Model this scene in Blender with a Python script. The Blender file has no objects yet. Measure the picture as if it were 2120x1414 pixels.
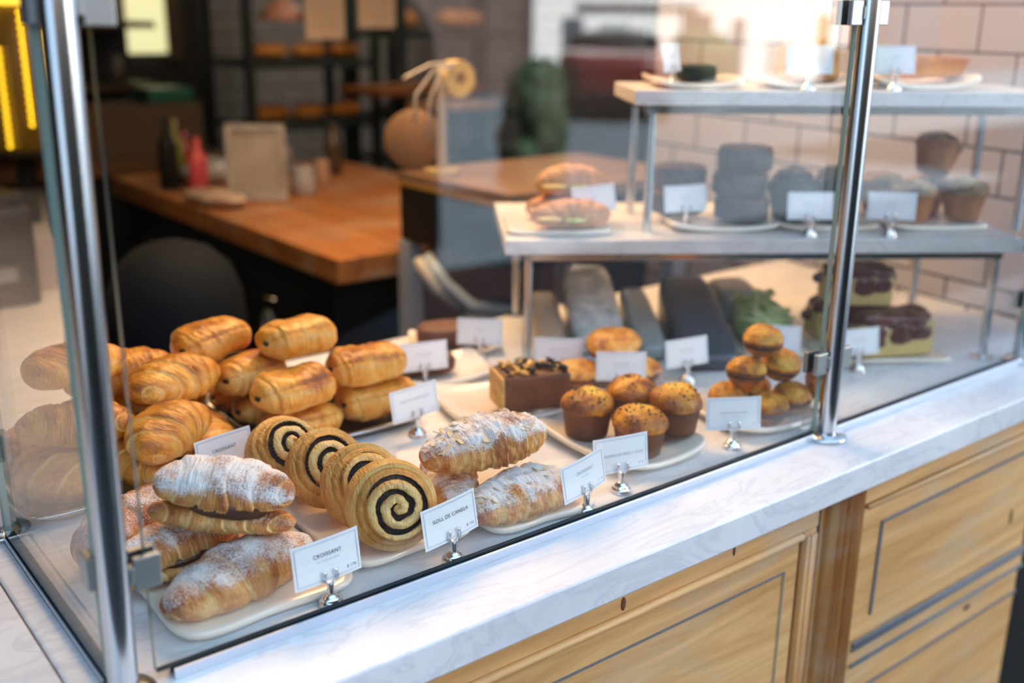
import bpy, math, random
import numpy as np
from mathutils import Matrix, Vector, Euler

# ------------------------------------------------------------------ camera
sc = bpy.context.scene
col = sc.collection
R = math.radians
F_PX = 2212.0                       # focal length in pixels of the 2120 px wide frame
PIT, YAW, ROL = R(17.3), R(51.62), R(0.65)
def cam_axes():
    ex = np.array([math.sin(YAW), 0, math.cos(YAW)]); ey = np.array([-math.cos(YAW), 0, math.sin(YAW)])
    ez = np.array([0, 1.0, 0])
    P = np.array([[1, 0, 0], [0, math.cos(PIT), -math.sin(PIT)], [0, math.sin(PIT), math.cos(PIT)]])
    Q = np.array([[math.cos(ROL), -math.sin(ROL), 0], [math.sin(ROL), math.cos(ROL), 0], [0, 0, 1]])
    return np.stack([Q @ P @ ex, Q @ P @ ey, -(Q @ P @ ez)], 1)
M_ = cam_axes()
cam_d = bpy.data.cameras.new('camera'); cam = bpy.data.objects.new('camera', cam_d); col.objects.link(cam)
mw = Matrix.Identity(4)
for i in range(3):
    mw[i][0] = M_[0][i]; mw[i][1] = -M_[1][i]; mw[i][2] = -M_[2][i]
mw[0][3], mw[1][3], mw[2][3] = 0, 0, 1.55
cam.matrix_world = mw
cam_d.sensor_width = 36; cam_d.lens = F_PX * 36 / 2120
cam_d.clip_start = 0.05; cam_d.clip_end = 200
cam_d.dof.use_dof = True; cam_d.dof.focus_distance = 1.33; cam_d.dof.aperture_fstop = 1.95
sc.camera = cam

# ------------------------------------------------------------------ exposure, sky, sun, lamps
sc.view_settings.view_transform = 'Standard'; sc.view_settings.look = 'None'
sc.view_settings.gamma = 1; sc.view_settings.use_curve_mapping = False
sc.view_settings.exposure = 0.52
sc.cycles.max_bounces = 8; sc.cycles.transparent_max_bounces = 16
sc.cycles.caustics_reflective = False; sc.cycles.caustics_refractive = False
sc.cycles.sample_clamp_indirect = 6
w = bpy.data.worlds.new('world'); sc.world = w; w.use_nodes = True
nt = w.node_tree; nt.nodes.clear()
wo = nt.nodes.new('ShaderNodeOutputWorld'); wb = nt.nodes.new('ShaderNodeBackground')
wb.inputs[0].default_value = (0.48, 0.71, 1.0, 1); wb.inputs[1].default_value = 1.7
nt.links.new(wb.outputs[0], wo.inputs[0])
def lamp(name, kind, loc, power, color, size=None, rot=None, spot=None):
    d = bpy.data.lights.new(name, kind); d.energy = power; d.color = color
    if kind == 'AREA': d.size = size
    elif kind == 'SUN': d.angle = R(0.6)
    elif size: d.shadow_soft_size = size
    if spot: d.spot_size = R(spot); d.spot_blend = 0.6
    o = bpy.data.objects.new(name, d); o.location = loc; col.objects.link(o)
    if rot: o.rotation_euler = rot
    return o
lamp('sun', 'SUN', (0, 6, 10), 52.0, (1.0, 0.98, 0.96), rot=(R(-40), 0, R(-12)))
lamp('display_lamp', 'AREA', (1.30, 2.25, 2.30), 27, (1.0, 0.60, 0.28), 0.8, rot=(R(-24), 0, 0))
lamp('shelf_lamp', 'AREA', (1.9, 2.0, 2.5), 5, (1.0, 0.66, 0.38), 0.3, rot=(R(-20), 0, 0))
lamp('bench_lamp', 'AREA', (2.2, 2.7, 2.5), 7, (1.0, 0.55, 0.25), 0.4)
lamp('rack_lamp', 'AREA', (3.2, 3.8, 2.7), 13, (1.0, 0.80, 0.62), 0.5, rot=(R(30), 0, 0))
lamp('wing_fill', 'AREA', (0.3, 2.9, 2.3), 0.3, (1.0, 0.62, 0.36), 0.3)  # added warm fill over the left marble, no fixture there
lamp('tile_lamp', 'AREA', (1.5, 1.2, 2.6), 0.6, (1.0, 0.80, 0.70), 0.4, rot=(0, R(-50), 0))

# ------------------------------------------------------------------ noise and mesh helpers
def _h(ix, iy, iz):
    n = (ix * 374761393 + iy * 668265263 + iz * 2147483647) & 0xffffffff
    n = ((n ^ (n >> 13)) * 1274126177) & 0xffffffff
    return ((n ^ (n >> 16)) & 0xffff) / 32767.5 - 1.0
def noise(p, f=1.0, seed=0, octv=1):
    p = np.asarray(p, float).reshape(-1, 3); out = np.zeros(len(p)); a = 1.0; tot = 0
    for k in range(octv):
        q = p * f * 2 ** k + 17.3 * (seed + 1) + k * 5.1
        i = np.floor(q).astype(np.int64); t = q - i; t = t * t * (3 - 2 * t); v = 0
        for dx in (0, 1):
            for dy in (0, 1):
                for dz in (0, 1):
                    wgt = (t[:, 0] if dx else 1 - t[:, 0]) * (t[:, 1] if dy else 1 - t[:, 1]) * (t[:, 2] if dz else 1 - t[:, 2])
                    v = v + wgt * _h(i[:, 0] + dx, i[:, 1] + dy, i[:, 2] + dz)
        out += a * v; tot += a; a *= 0.5
    return out / tot
def sstep(a, b, x):
    t = np.clip((x - a) / (b - a), 0, 1); return t * t * (3 - 2 * t)

class MB:
    def __init__(s): s.v = []; s.f = []; s.n = 0; s.att = {}
    def add(s, V, F, **att):
        V = np.asarray(V, float).reshape(-1, 3)
        for k in set(list(att) + list(s.att)):
            if k not in s.att: s.att[k] = [np.zeros(s.n)]
            a = att.get(k, 0.0); s.att[k].append(np.broadcast_to(np.asarray(a, float).reshape(-1) if np.ndim(a) else a, (len(V),)).copy())
        s.v.append(V); s.f += [[i + s.n for i in f] for f in F]; s.n += len(V); return s
    def box(s, c, size, rz=0, rx=0, ry=0):
        x, y, z = [d / 2 for d in size]
        V = np.array([(i, j, k) for i in (-x, x) for j in (-y, y) for k in (-z, z)])
        if rz or rx or ry: V = V @ np.array(Euler((rx, ry, rz)).to_matrix()).T
        return s.add(V + np.array(c), [(0, 1, 3, 2), (4, 6, 7, 5), (0, 4, 5, 1), (2, 3, 7, 6), (0, 2, 6, 4), (1, 5, 7, 3)])
    def grid(s, P, cu=False, cv=False, cap=False, flip=False, **att):
        nu, nv = P.shape[:2]; F = []
        for i in range(nu if cu else nu - 1):
            for j in range(nv if cv else nv - 1):
                a, b = i * nv + j, i * nv + (j + 1) % nv; c, d = ((i + 1) % nu) * nv + (j + 1) % nv, ((i + 1) % nu) * nv + j
                F.append((a, d, c, b) if flip else (a, b, c, d))
        if cap:
            F.append(tuple(range(nv))[::1 if flip else -1]); F.append(tuple((nu - 1) * nv + j for j in range(nv))[::-1 if flip else 1])
        return s.add(P.reshape(-1, 3), F, **att)
    def lathe(s, prof, n=32, c=(0, 0, 0), **att):
        th = np.linspace(0, 2 * math.pi, n, endpoint=False); P = np.zeros((len(prof), n, 3))
        for i, (r, z) in enumerate(prof):
            P[i, :, 0] = c[0] + r * np.cos(th); P[i, :, 1] = c[1] + r * np.sin(th); P[i, :, 2] = c[2] + z
        return s.grid(P, cv=True, cap=True, **att)
    def tube(s, pts, r, n=12, cap=True):
        pts = np.array(pts, float); m = len(pts); r = np.broadcast_to(r, (m,)); P = np.zeros((m, n, 3))
        tn = np.gradient(pts, axis=0); tn /= np.linalg.norm(tn, axis=1)[:, None]
        up = np.array([0, 0, 1.0]) if abs(tn[0][2]) < 0.9 else np.array([1.0, 0, 0])
        a = np.cross(up, tn[0]); a /= np.linalg.norm(a)
        for i in range(m):
            a = a - tn[i] * (a @ tn[i]); a /= np.linalg.norm(a); b = np.cross(tn[i], a)
            for j in range(n):
                t = 2 * math.pi * j / n; P[i, j] = pts[i] + r[i] * (math.cos(t) * a + math.sin(t) * b)
        return s.grid(P, cv=True, cap=cap)
    def build(s, name, mat, parent=None, smooth=True, bevel=0, sharp=None):
        V = np.concatenate(s.v); me = bpy.data.meshes.new(name)
        me.from_pydata(V.tolist(), [], s.f); me.update()
        for k, a in s.att.items():
            at = me.attributes.new(k, 'FLOAT', 'POINT'); at.data.foreach_set('value', np.concatenate(a).astype(np.float32))
        if smooth: me.polygons.foreach_set('use_smooth', [True] * len(me.polygons))
        if sharp: me.set_sharp_from_angle(angle=R(sharp))
        if mat: me.materials.append(mat)
        o = bpy.data.objects.new(name, me); col.objects.link(o)
        if parent: o.parent = parent
        if bevel:
            b = o.modifiers.new('bevel', 'BEVEL'); b.width = bevel; b.segments = 2; b.limit_method = 'ANGLE'; b.angle_limit = R(40)
        return o
def boxo(name, c, size, mat, parent=None, bevel=0.002, rz=0, rx=0, ry=0):
    return MB().box(c, size, rz, rx, ry).build(name, mat, parent, smooth=False, bevel=bevel)
def tag(o, label, cat, group=None, kind=None):
    o['label'] = label; o['category'] = cat
    if group: o['group'] = group
    if kind: o['kind'] = kind
    return o
def empty(name, loc=(0, 0, 0), rz=0.0, rot=None):
    o = bpy.data.objects.new(name, None); o.location = loc; o.rotation_euler = rot or (0, 0, rz)
    o.empty_display_size = 0.02; col.objects.link(o); return o
def struct(o): o['kind'] = 'structure'; return o
def copy_tree(o, parent=None):
    c = o.copy(); col.objects.link(c)
    if parent: c.parent = parent
    for ch in [x for x in o.children]: copy_tree(ch, c)
    return c

# ------------------------------------------------------------------ materials
def mat(name):
    m = bpy.data.materials.new(name); m.use_nodes = True; n = m.node_tree
    return m, n, n.nodes['Principled BSDF']
def nd(n, t, **kw):
    x = n.nodes.new('ShaderNode' + t)
    for k, v in kw.items():
        if isinstance(k, str) and hasattr(x, k): setattr(x, k, v)
        else: x.inputs[k.replace('_', ' ')].default_value = v
    return x
def plain(name, c, rough=0.5, metal=0.0, bump=0, bscale=200, coat=0, emit=None, var=0.0, spec=0.5, vscale=6):
    m, n, b = mat(name); c4 = (*c, 1)
    b.inputs['Base Color'].default_value = c4; b.inputs['Roughness'].default_value = rough
    b.inputs['Metallic'].default_value = metal; b.inputs['Coat Weight'].default_value = coat
    b.inputs['Specular IOR Level'].default_value = spec
    tc = nd(n, 'TexCoord')
    if var:
        no = nd(n, 'TexNoise', Scale=vscale, Detail=5.0); n.links.new(tc.outputs['Object'], no.inputs['Vector'])
        mx = nd(n, 'ValToRGB'); mx.color_ramp.elements[0].position = 0.3; mx.color_ramp.elements[1].position = 0.7
        mx.color_ramp.elements[0].color = tuple(x * (1 - var) for x in c) + (1,); mx.color_ramp.elements[1].color = tuple(min(1, x * (1 + var)) for x in c) + (1,)
        n.links.new(no.outputs['Fac'], mx.inputs[0]); n.links.new(mx.outputs[0], b.inputs['Base Color'])
    if bump:
        no = nd(n, 'TexNoise', Scale=bscale, Detail=4.0); n.links.new(tc.outputs['Object'], no.inputs['Vector'])
        bp = nd(n, 'Bump', Strength=bump, Distance=0.002); n.links.new(no.outputs['Fac'], bp.inputs['Height']); n.links.new(bp.outputs[0], b.inputs['Normal'])
    if emit: b.inputs['Emission Color'].default_value = (*emit[0], 1); b.inputs['Emission Strength'].default_value = emit[1]
    return m
def ramp(n, stops):
    r = nd(n, 'ValToRGB'); e = r.color_ramp.elements
    while len(e) < len(stops): e.new(0.5)
    for k, (p, c) in enumerate(stops): e[k].position = p; e[k].color = (*c, 1)
    return r
def crust(name, stops, rough=0.46, sugar=False, coat=0.0, bump=0.85, streak=1.0, mottle=0.35):
    """baked crust: browning comes with the mesh attribute 'crust', flaky streaks and mottling from noise"""
    m, n, b = mat(name); L = n.links.new
    at = nd(n, 'Attribute', attribute_name='crust'); tc = nd(n, 'TexCoord')
    n1 = nd(n, 'TexNoise', Scale=62.0, Detail=8.0, Roughness=0.68); L(tc.outputs['Object'], n1.inputs['Vector'])
    mp = nd(n, 'Mapping'); mp.inputs['Scale'].default_value = (420, 60, 90); L(tc.outputs['Object'], mp.inputs['Vector'])
    n2 = nd(n, 'TexNoise', Scale=1.0, Detail=3.0); L(mp.outputs[0], n2.inputs['Vector'])
    a1 = nd(n, 'Math', operation='MULTIPLY_ADD'); L(n1.outputs['Fac'], a1.inputs[0]); a1.inputs[1].default_value = mottle * 1.6; L(at.outputs['Fac'], a1.inputs[2])
    a2 = nd(n, 'Math', operation='MULTIPLY_ADD'); L(n2.outputs['Fac'], a2.inputs[0]); a2.inputs[1].default_value = 0.22 * streak; L(a1.outputs[0], a2.inputs[2])
    a3 = nd(n, 'Math', operation='SUBTRACT'); L(a2.outputs[0], a3.inputs[0]); a3.inputs[1].default_value = mottle * 0.8 + 0.11 * streak
    rp = ramp(n, stops); L(a3.outputs[0], rp.inputs[0]); out = rp.outputs[0]
    b.inputs['Roughness'].default_value = rough; b.inputs['Coat Weight'].default_value = coat; b.inputs['Coat Roughness'].default_value = 0.25
    b.inputs['Subsurface Weight'].default_value = 0.0
    if sugar:
        sa = nd(n, 'Attribute', attribute_name='sugar')
        n3 = nd(n, 'TexNoise', Scale=420.0, Detail=5.0, Roughness=0.7); L(tc.outputs['Object'], n3.inputs['Vector'])
        s1 = nd(n, 'Math', operation='ADD'); L(sa.outputs['Fac'], s1.inputs[0]); L(n3.outputs['Fac'], s1.inputs[1])
        s2 = nd(n, 'MapRange', interpolation_type='SMOOTHSTEP'); L(s1.outputs[0], s2.inputs['Value']); s2.inputs['From Min'].default_value = 0.79; s2.inputs['From Max'].default_value = 1.22
        mx = nd(n, 'MixRGB'); L(s2.outputs[0], mx.inputs[0]); L(out, mx.inputs[1]); mx.inputs[2].default_value = (0.93, 0.90, 0.88, 1); out = mx.outputs[0]
        r2 = nd(n, 'MapRange'); L(s2.outputs[0], r2.inputs['Value']); r2.inputs['To Min'].default_value = rough; r2.inputs['To Max'].default_value = 0.9; L(r2.outputs[0], b.inputs['Roughness'])
    L(out, b.inputs['Base Color'])
    hs = nd(n, 'Math', operation='ADD'); L(n1.outputs['Fac'], hs.inputs[0]); L(n2.outputs['Fac'], hs.inputs[1])
    bp = nd(n, 'Bump', Strength=bump, Distance=0.0032); L(hs.outputs[0], bp.inputs['Height']); L(bp.outputs[0], b.inputs['Normal'])
    return m
def marble(name, base, vein, scale=2.2, rough=0.32):
    m, n, b = mat(name); L = n.links.new; tc = nd(n, 'TexCoord')
    n1 = nd(n, 'TexNoise', Scale=scale, Detail=7.0, Roughness=0.55, Distortion=0.8); L(tc.outputs['Object'], n1.inputs['Vector'])
    mp = nd(n, 'Mapping'); mp.inputs['Rotation'].default_value = (0, 0, R(32)); mp.inputs['Scale'].default_value = (0.7, 2.4, 1.5); L(tc.outputs['Object'], mp.inputs['Vector'])
    n2 = nd(n, 'TexNoise', Scale=scale * 2.4, Detail=9.0, Roughness=0.6, Distortion=1.6); L(mp.outputs[0], n2.inputs['Vector'])
    # thin veins where the stretched noise crosses its middle value
    s = nd(n, 'Math', operation='SUBTRACT'); L(n2.outputs['Fac'], s.inputs[0]); s.inputs[1].default_value = 0.5
    ab = nd(n, 'Math', operation='ABSOLUTE'); L(s.outputs[0], ab.inputs[0])
    mr = nd(n, 'MapRange', interpolation_type='SMOOTHSTEP'); L(ab.outputs[0], mr.inputs['Value']); mr.inputs['From Max'].default_value = 0.045; mr.inputs['To Min'].default_value = 0.38; mr.inputs['To Max'].default_value = 0.0
    r = ramp(n, [(0.32, tuple(0.55 * a + 0.45 * c for a, c in zip(vein, base))), (0.62, base)]); L(n1.outputs['Fac'], r.inputs[0])
    mx = nd(n, 'MixRGB'); L(mr.outputs[0], mx.inputs[0]); L(r.outputs[0], mx.inputs[1]); mx.inputs[2].default_value = (*vein, 1)
    L(mx.outputs[0], b.inputs['Base Color']); b.inputs['Roughness'].default_value = rough; b.inputs['Specular IOR Level'].default_value = 0.35
    return m
def wood(name, c1, c2, axis='X', scale=1.0, rough=0.5, knots=True):
    m, n, b = mat(name); L = n.links.new; tc = nd(n, 'TexCoord')
    mp = nd(n, 'Mapping'); sc_ = {'X': (1.6, 22, 22), 'Z': (22, 22, 1.6), 'Y': (22, 1.6, 22)}[axis]; mp.inputs['Scale'].default_value = tuple(x * scale for x in sc_)
    L(tc.outputs['Object'], mp.inputs['Vector'])
    n1 = nd(n, 'TexNoise', Scale=1.0, Detail=6.0, Roughness=0.65, Distortion=1.2); L(mp.outputs[0], n1.inputs['Vector'])
    r = ramp(n, [(0.28, c2), (0.5, tuple((a + c) / 2 for a, c in zip(c1, c2))), (0.68, c1)]); L(n1.outputs['Fac'], r.inputs[0]); out = r.outputs[0]
    mq = nd(n, 'Mapping'); mq.inputs['Scale'].default_value = (1.0, 3.0, 3.0); L(tc.outputs['Object'], mq.inputs['Vector'])
    n2 = nd(n, 'TexNoise', Scale=3.6, Detail=8.0, Roughness=0.62); L(mq.outputs[0], n2.inputs['Vector'])
    m2 = nd(n, 'MapRange'); L(n2.outputs['Fac'], m2.inputs['Value']); m2.inputs['From Min'].default_value = 0.50; m2.inputs['From Max'].default_value = 0.72; m2.inputs['To Max'].default_value = 0.65
    mx = nd(n, 'MixRGB'); L(m2.outputs[0], mx.inputs[0]); L(out, mx.inputs[1]); mx.inputs[2].default_value = (0.50, 0.42, 0.31, 1); out = mx.outputs[0]
    if knots:
        vo = nd(n, 'TexVoronoi', Scale=4.2); vo.inputs['Randomness'].default_value = 1.0; mk = nd(n, 'Mapping'); mk.inputs['Scale'].default_value = (0.6, 1, 1); L(tc.outputs['Object'], mk.inputs['Vector']); L(mk.outputs[0], vo.inputs['Vector'])
        k = nd(n, 'MapRange', interpolation_type='SMOOTHSTEP'); L(vo.outputs['Distance'], k.inputs['Value']); k.inputs['From Min'].default_value = 0.03; k.inputs['From Max'].default_value = 0.075; k.inputs['To Min'].default_value = 0.85; k.inputs['To Max'].default_value = 0.0
        m3 = nd(n, 'MixRGB'); L(k.outputs[0], m3.inputs[0]); L(out, m3.inputs[1]); m3.inputs[2].default_value = (0.10, 0.045, 0.02, 1); out = m3.outputs[0]
    L(out, b.inputs['Base Color']); b.inputs['Roughness'].default_value = rough
    bp = nd(n, 'Bump', Strength=0.25, Distance=0.002); L(n1.outputs['Fac'], bp.inputs['Height']); L(bp.outputs[0], b.inputs['Normal'])
    return m
def glass_mat():
    """clear pane: light passes straight, each face mirrors by its angle"""
    m, n, b = mat('clear_glass'); n.nodes.remove(b); L = n.links.new; o = n.nodes['Material Output']
    ge = nd(n, 'NewGeometry'); dt = nd(n, 'VectorMath', operation='DOT_PRODUCT'); L(ge.outputs['Incoming'], dt.inputs[0]); L(ge.outputs['Normal'], dt.inputs[1])
    ab = nd(n, 'Math', operation='ABSOLUTE'); L(dt.outputs['Value'], ab.inputs[0])
    sb = nd(n, 'Math', operation='SUBTRACT'); sb.inputs[0].default_value = 1; L(ab.outputs[0], sb.inputs[1])
    pw = nd(n, 'Math', operation='POWER'); L(sb.outputs[0], pw.inputs[0]); pw.inputs[1].default_value = 5
    fr = nd(n, 'Math', operation='MULTIPLY_ADD'); L(pw.outputs[0], fr.inputs[0]); fr.inputs[1].default_value = 0.955; fr.inputs[2].default_value = 0.045
    tr = nd(n, 'BsdfTransparent'); tr.inputs[0].default_value = (0.985, 0.995, 0.99, 1); gl = nd(n, 'BsdfGlossy'); gl.inputs['Roughness'].default_value = 0.0
    mx = nd(n, 'MixShader'); L(fr.outputs[0], mx.inputs[0]); L(tr.outputs[0], mx.inputs[1]); L(gl.outputs[0], mx.inputs[2]); L(mx.outputs[0], o.inputs[0])
    return m
def tiles(name, sw, sh, off_u, off_v, axis, base, grout, gw=0.006):
    """subway tiles on a wall plane: axis 'Y' runs the rows along local Y, 'X' along local X"""
    m, n, b = mat(name); L = n.links.new; tc = nd(n, 'TexCoord'); sx = nd(n, 'SeparateXYZ'); L(tc.outputs['Object'], sx.inputs[0])
    cx = nd(n, 'CombineXYZ'); a1 = nd(n, 'Math', operation='ADD'); L(sx.outputs[axis], a1.inputs[0]); a1.inputs[1].default_value = off_u
    a2 = nd(n, 'Math', operation='ADD'); L(sx.outputs['Z'], a2.inputs[0]); a2.inputs[1].default_value = off_v
    L(a1.outputs[0], cx.inputs[0]); L(a2.outputs[0], cx.inputs[1])
    br = nd(n, 'TexBrick'); L(cx.outputs[0], br.inputs['Vector']); br.offset = 0.5; br.squash = 1
    for k, v in (('Scale', 1.0), ('Mortar Size', gw / 2), ('Mortar Smooth', 0.1), ('Brick Width', sw), ('Row Height', sh), ('Bias', 0.0)): br.inputs[k].default_value = v
    br.inputs['Color1'].default_value = (*base, 1); br.inputs['Color2'].default_value = (*[x * 0.93 for x in base], 1); br.inputs['Mortar'].default_value = (*grout, 1)
    L(br.outputs['Color'], b.inputs['Base Color'])
    r = nd(n, 'MapRange'); L(br.outputs['Fac'], r.inputs['Value']); r.inputs['To Min'].default_value = 0.15; r.inputs['To Max'].default_value = 0.8; L(r.outputs[0], b.inputs['Roughness'])
    bp = nd(n, 'Bump', Strength=0.6, Distance=0.003); bp.invert = True; L(br.outputs['Fac'], bp.inputs['Height']); L(bp.outputs[0], b.inputs['Normal'])
    return m

GOLD = [(0.0, (0.88, 0.54, 0.18)), (0.30, (0.85, 0.40, 0.055)), (0.56, (0.62, 0.21, 0.015)), (0.82, (0.34, 0.09, 0.007)), (1.0, (0.10, 0.025, 0.005))]
BUTTER = [(0.0, (0.88, 0.60, 0.24)), (0.3, (0.76, 0.42, 0.11)), (0.6, (0.52, 0.22, 0.035)), (1.0, (0.16, 0.05, 0.012))]
m_gold = crust('baked_golden_crust', GOLD, 0.36, coat=0.3)
m_choc_bun = crust('glazed_amber_crust', [(0, (0.88, 0.52, 0.14)), (0.32, (0.80, 0.34, 0.035)), (0.60, (0.48, 0.13, 0.010)), (1, (0.12, 0.025, 0.005))], 0.33, coat=0.35)
m_sugar = crust('sugared_crust', [(0.0, (0.86, 0.58, 0.24)), (0.3, (0.66, 0.29, 0.07)), (0.6, (0.40, 0.12, 0.025)), (1.0, (0.15, 0.04, 0.012))], 0.5, sugar=True)
m_roll = crust('laminated_roll_crust', BUTTER, 0.42, coat=0.1, streak=2.0)
m_muffin = crust('muffin_top_crust', [(0, (0.90, 0.55, 0.07)), (0.3, (0.80, 0.34, 0.02)), (0.6, (0.38, 0.11, 0.01)), (1, (0.10, 0.025, 0.008))], 0.4, coat=0.2)
m_muffin_side = plain('muffin_side', (0.15, 0.05, 0.018), 0.6, bump=0.4, bscale=260, var=0.25, vscale=30)
m_swirl = plain('dark_cinnamon_filling', (0.028, 0.014, 0.008), 0.5, bump=1.0, bscale=600, var=0.4, vscale=160)
m_choc = plain('milk_chocolate', (0.075, 0.026, 0.013), 0.3, bump=0.15, bscale=90)
m_dchoc = plain('dark_chocolate', (0.02, 0.009, 0.006), 0.35)
m_cream = plain('custard_cream', (0.82, 0.74, 0.38), 0.45, bump=0.3, bscale=160)
m_almond = plain('sliced_almond', (0.78, 0.60, 0.38), 0.5, var=0.2, vscale=120)
m_seed = plain('dark_seed', (0.06, 0.03, 0.015), 0.5)
m_plate = plain('cream_ceramic', (0.88, 0.79, 0.66), 0.16, coat=0.4)
m_steel = plain('brushed_steel', (0.60, 0.62, 0.64), 0.2, metal=1.0)
m_chrome = plain('chrome', (0.86, 0.86, 0.87), 0.06, metal=1.0)
m_clip = plain('satin_zinc_clip', (0.36, 0.40, 0.40), 0.38, metal=0.8)
m_gasket = plain('dark_rubber', (0.02, 0.025, 0.025), 0.6)
m_gseal = plain('dark_green_seal', (0.006, 0.014, 0.018), 0.8, spec=0.1, var=0.6, vscale=60)
m_traym = plain('tray_steel', (0.5, 0.5, 0.5), 0.18, metal=1.0)
m_alu = plain('anodised_channel', (0.62, 0.67, 0.76), 0.35, metal=0.6)
m_glass = glass_mat()
m_edge = plain('green_glass_edge', (0.02, 0.075, 0.075), 0.1, coat=0.6)
m_edgeL = plain('pale_glass_edge', (0.30, 0.42, 0.36), 0.2, coat=0.6)
m_marble = marble('white_marble', (0.85, 0.845, 0.84), (0.50, 0.51, 0.55))
m_marble2 = marble('shelf_marble', (0.76, 0.74, 0.71), (0.42, 0.40, 0.40), 4.0)
m_pine = wood('waxed_pine', (0.82, 0.50, 0.21), (0.50, 0.24, 0.07), 'X')
m_pineV = wood('waxed_pine_upright', (0.68, 0.34, 0.11), (0.34, 0.13, 0.03), 'Z', knots=False)
m_groove = plain('grey_rubbed_groove', (0.16, 0.16, 0.17), 0.7)
m_bench = wood('butcher_block', (0.50, 0.20, 0.05), (0.22, 0.07, 0.018), 'Y', rough=0.5, knots=False)
m_card = plain('white_card', (0.93, 0.94, 0.95), 0.7)
m_ink = plain('card_ink', (0.05, 0.06, 0.10), 0.7)
m_ink2 = plain('pale_card_ink', (0.42, 0.46, 0.54), 0.7)
m_line = plain('card_border_line', (0.45, 0.52, 0.60), 0.7)
m_black = plain('black_lacquer', (0.008, 0.008, 0.009), 0.55, spec=0.25)
m_blackm = plain('black_iron', (0.016, 0.018, 0.02), 0.45, metal=0.2)
m_brass = plain('brass_strip', (0.75, 0.45, 0.10), 0.3, metal=0.8)
m_bread = crust('bread_crust', [(0, (0.62, 0.33, 0.12)), (0.5, (0.42, 0.19, 0.06)), (1, (0.16, 0.06, 0.02))], 0.6)
def gl_edges(o, mat_edge, axes):
    """the narrow faces of a pane carry the green of the glass"""
    o.data.materials.append(mat_edge); o.data.materials.append(m_gseal)
    for p in o.data.polygons:
        if abs(p.normal[axes]) < 0.5: p.material_index = 2 if p.normal.z < -0.5 else 1

# ------------------------------------------------------------------ room shell and street
def prism(poly, z0, z1):
    n = len(poly); b = MB()
    V = [(x, y, z0) for x, y in poly] + [(x, y, z1) for x, y in poly]
    F = [tuple(range(n))[::-1], tuple(range(n, 2 * n))] + [(i, (i + 1) % n, n + (i + 1) % n, n + i) for i in range(n)]
    return b.add(V, F)
m_floor = plain('dark_floor', (0.035, 0.03, 0.028), 0.5, var=0.3)
m_ceil = plain('dark_ceiling', (0.06, 0.055, 0.05), 0.8)
m_dwall = plain('dark_plaster', (0.035, 0.03, 0.027), 0.8, var=0.2)
m_street = plain('asphalt', (0.060, 0.084, 0.106), 0.85, bump=0.6, bscale=60, var=0.25, vscale=3)
m_walk = plain('pavement', (0.02, 0.02, 0.022), 0.8, var=0.15)
m_facade = plain('pale_facade', (0.86, 0.86, 0.84), 0.8, var=0.06)
struct(boxo('floor', (1.5, 3.5, -0.05), (9, 5.3, 0.1), m_floor, bevel=0))
struct(boxo('ceiling', (1.5, 3.5, 3.05), (9, 5.3, 0.1), m_ceil, bevel=0))
struct(boxo('wall_left', (-2.95, 3.5, 1.5), (0.1, 5.3, 3.0), m_dwall, bevel=0))
struct(boxo('wall_right', (5.95, 3.5, 1.5), (0.1, 5.3, 3.0), m_dwall, bevel=0))
m_tileB = tiles('white_tile_back', 0.20, 0.10, 0, 0, 'X', (0.40, 0.40, 0.42), (0.04, 0.04, 0.04))
struct(boxo('wall_back', (4.2, 5.95, 1.5), (3.5, 0.1, 3.0), m_tileB, bevel=0))
struct(boxo('wall_back', (-0.25, 5.96, 1.5), (5.4, 0.1, 3.0), m_dwall, bevel=0))
m_tileR = tiles('white_subway_tile', 0.196, 0.1025, 0.071, -1.468 + 1.64, 'Y', (0.43, 0.42, 0.48), (0.03, 0.025, 0.03), gw=0.0065)
o = MB().box((0.05, 0.55, 1.5), (0.1, 1.5, 3.0)).build('wall_tiled', m_tileR, smooth=False)
o.location = (2.31, 1.068, 0); o.rotation_euler = (0, 0, -R(4.75)); struct(o)
struct(boxo('wall_front', (4.2, 0.90, 1.5), (3.6, 0.1, 3.0), m_dwall, bevel=0))
struct(boxo('wall_lintel', (5.0, 0.93, 4.1), (20, 0.14, 2.7), m_dwall, bevel=0))  # unseen facade above, height and length set to shade the near pavement
struct(boxo('wall_shade_block', (18.0, 0.93, 7.25), (12, 0.14, 3.55), m_dwall, bevel=0))  # added block, unseen; its shadow keeps the right of the street dark
struct(boxo('wall_front', (-1.75, 0.90, 1.5), (2.5, 0.1, 3.0), m_dwall, bevel=0))  # unseen wall piece placed to hold daylight off the left marble
struct(boxo('pavement', (1.5, -0.7, -0.06), (40, 3.1, 0.1), m_walk, bevel=0))
struct(boxo('street', (1.5, -9.0, -0.12), (80, 13.5, 0.1), m_street, bevel=0))
m_brickf = plain('brown_brick_facade', (0.07, 0.045, 0.04), 0.9, var=0.3)  # brick kept dark so the bright reflection ends at the pale wall
struct(boxo('wall_across_pale', (19.2, -15.6, 4.5), (10.6, 1.0, 9.2), m_facade, bevel=0))
struct(boxo('wall_across_dark', (-4.0, -15.6, 4.5), (35.7, 1.0, 9.2), m_brickf, bevel=0))
struct(boxo('wall_across_brown', (35.0, -15.6, 4.5), (20.9, 1.0, 9.2), m_brickf, bevel=0))

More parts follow.
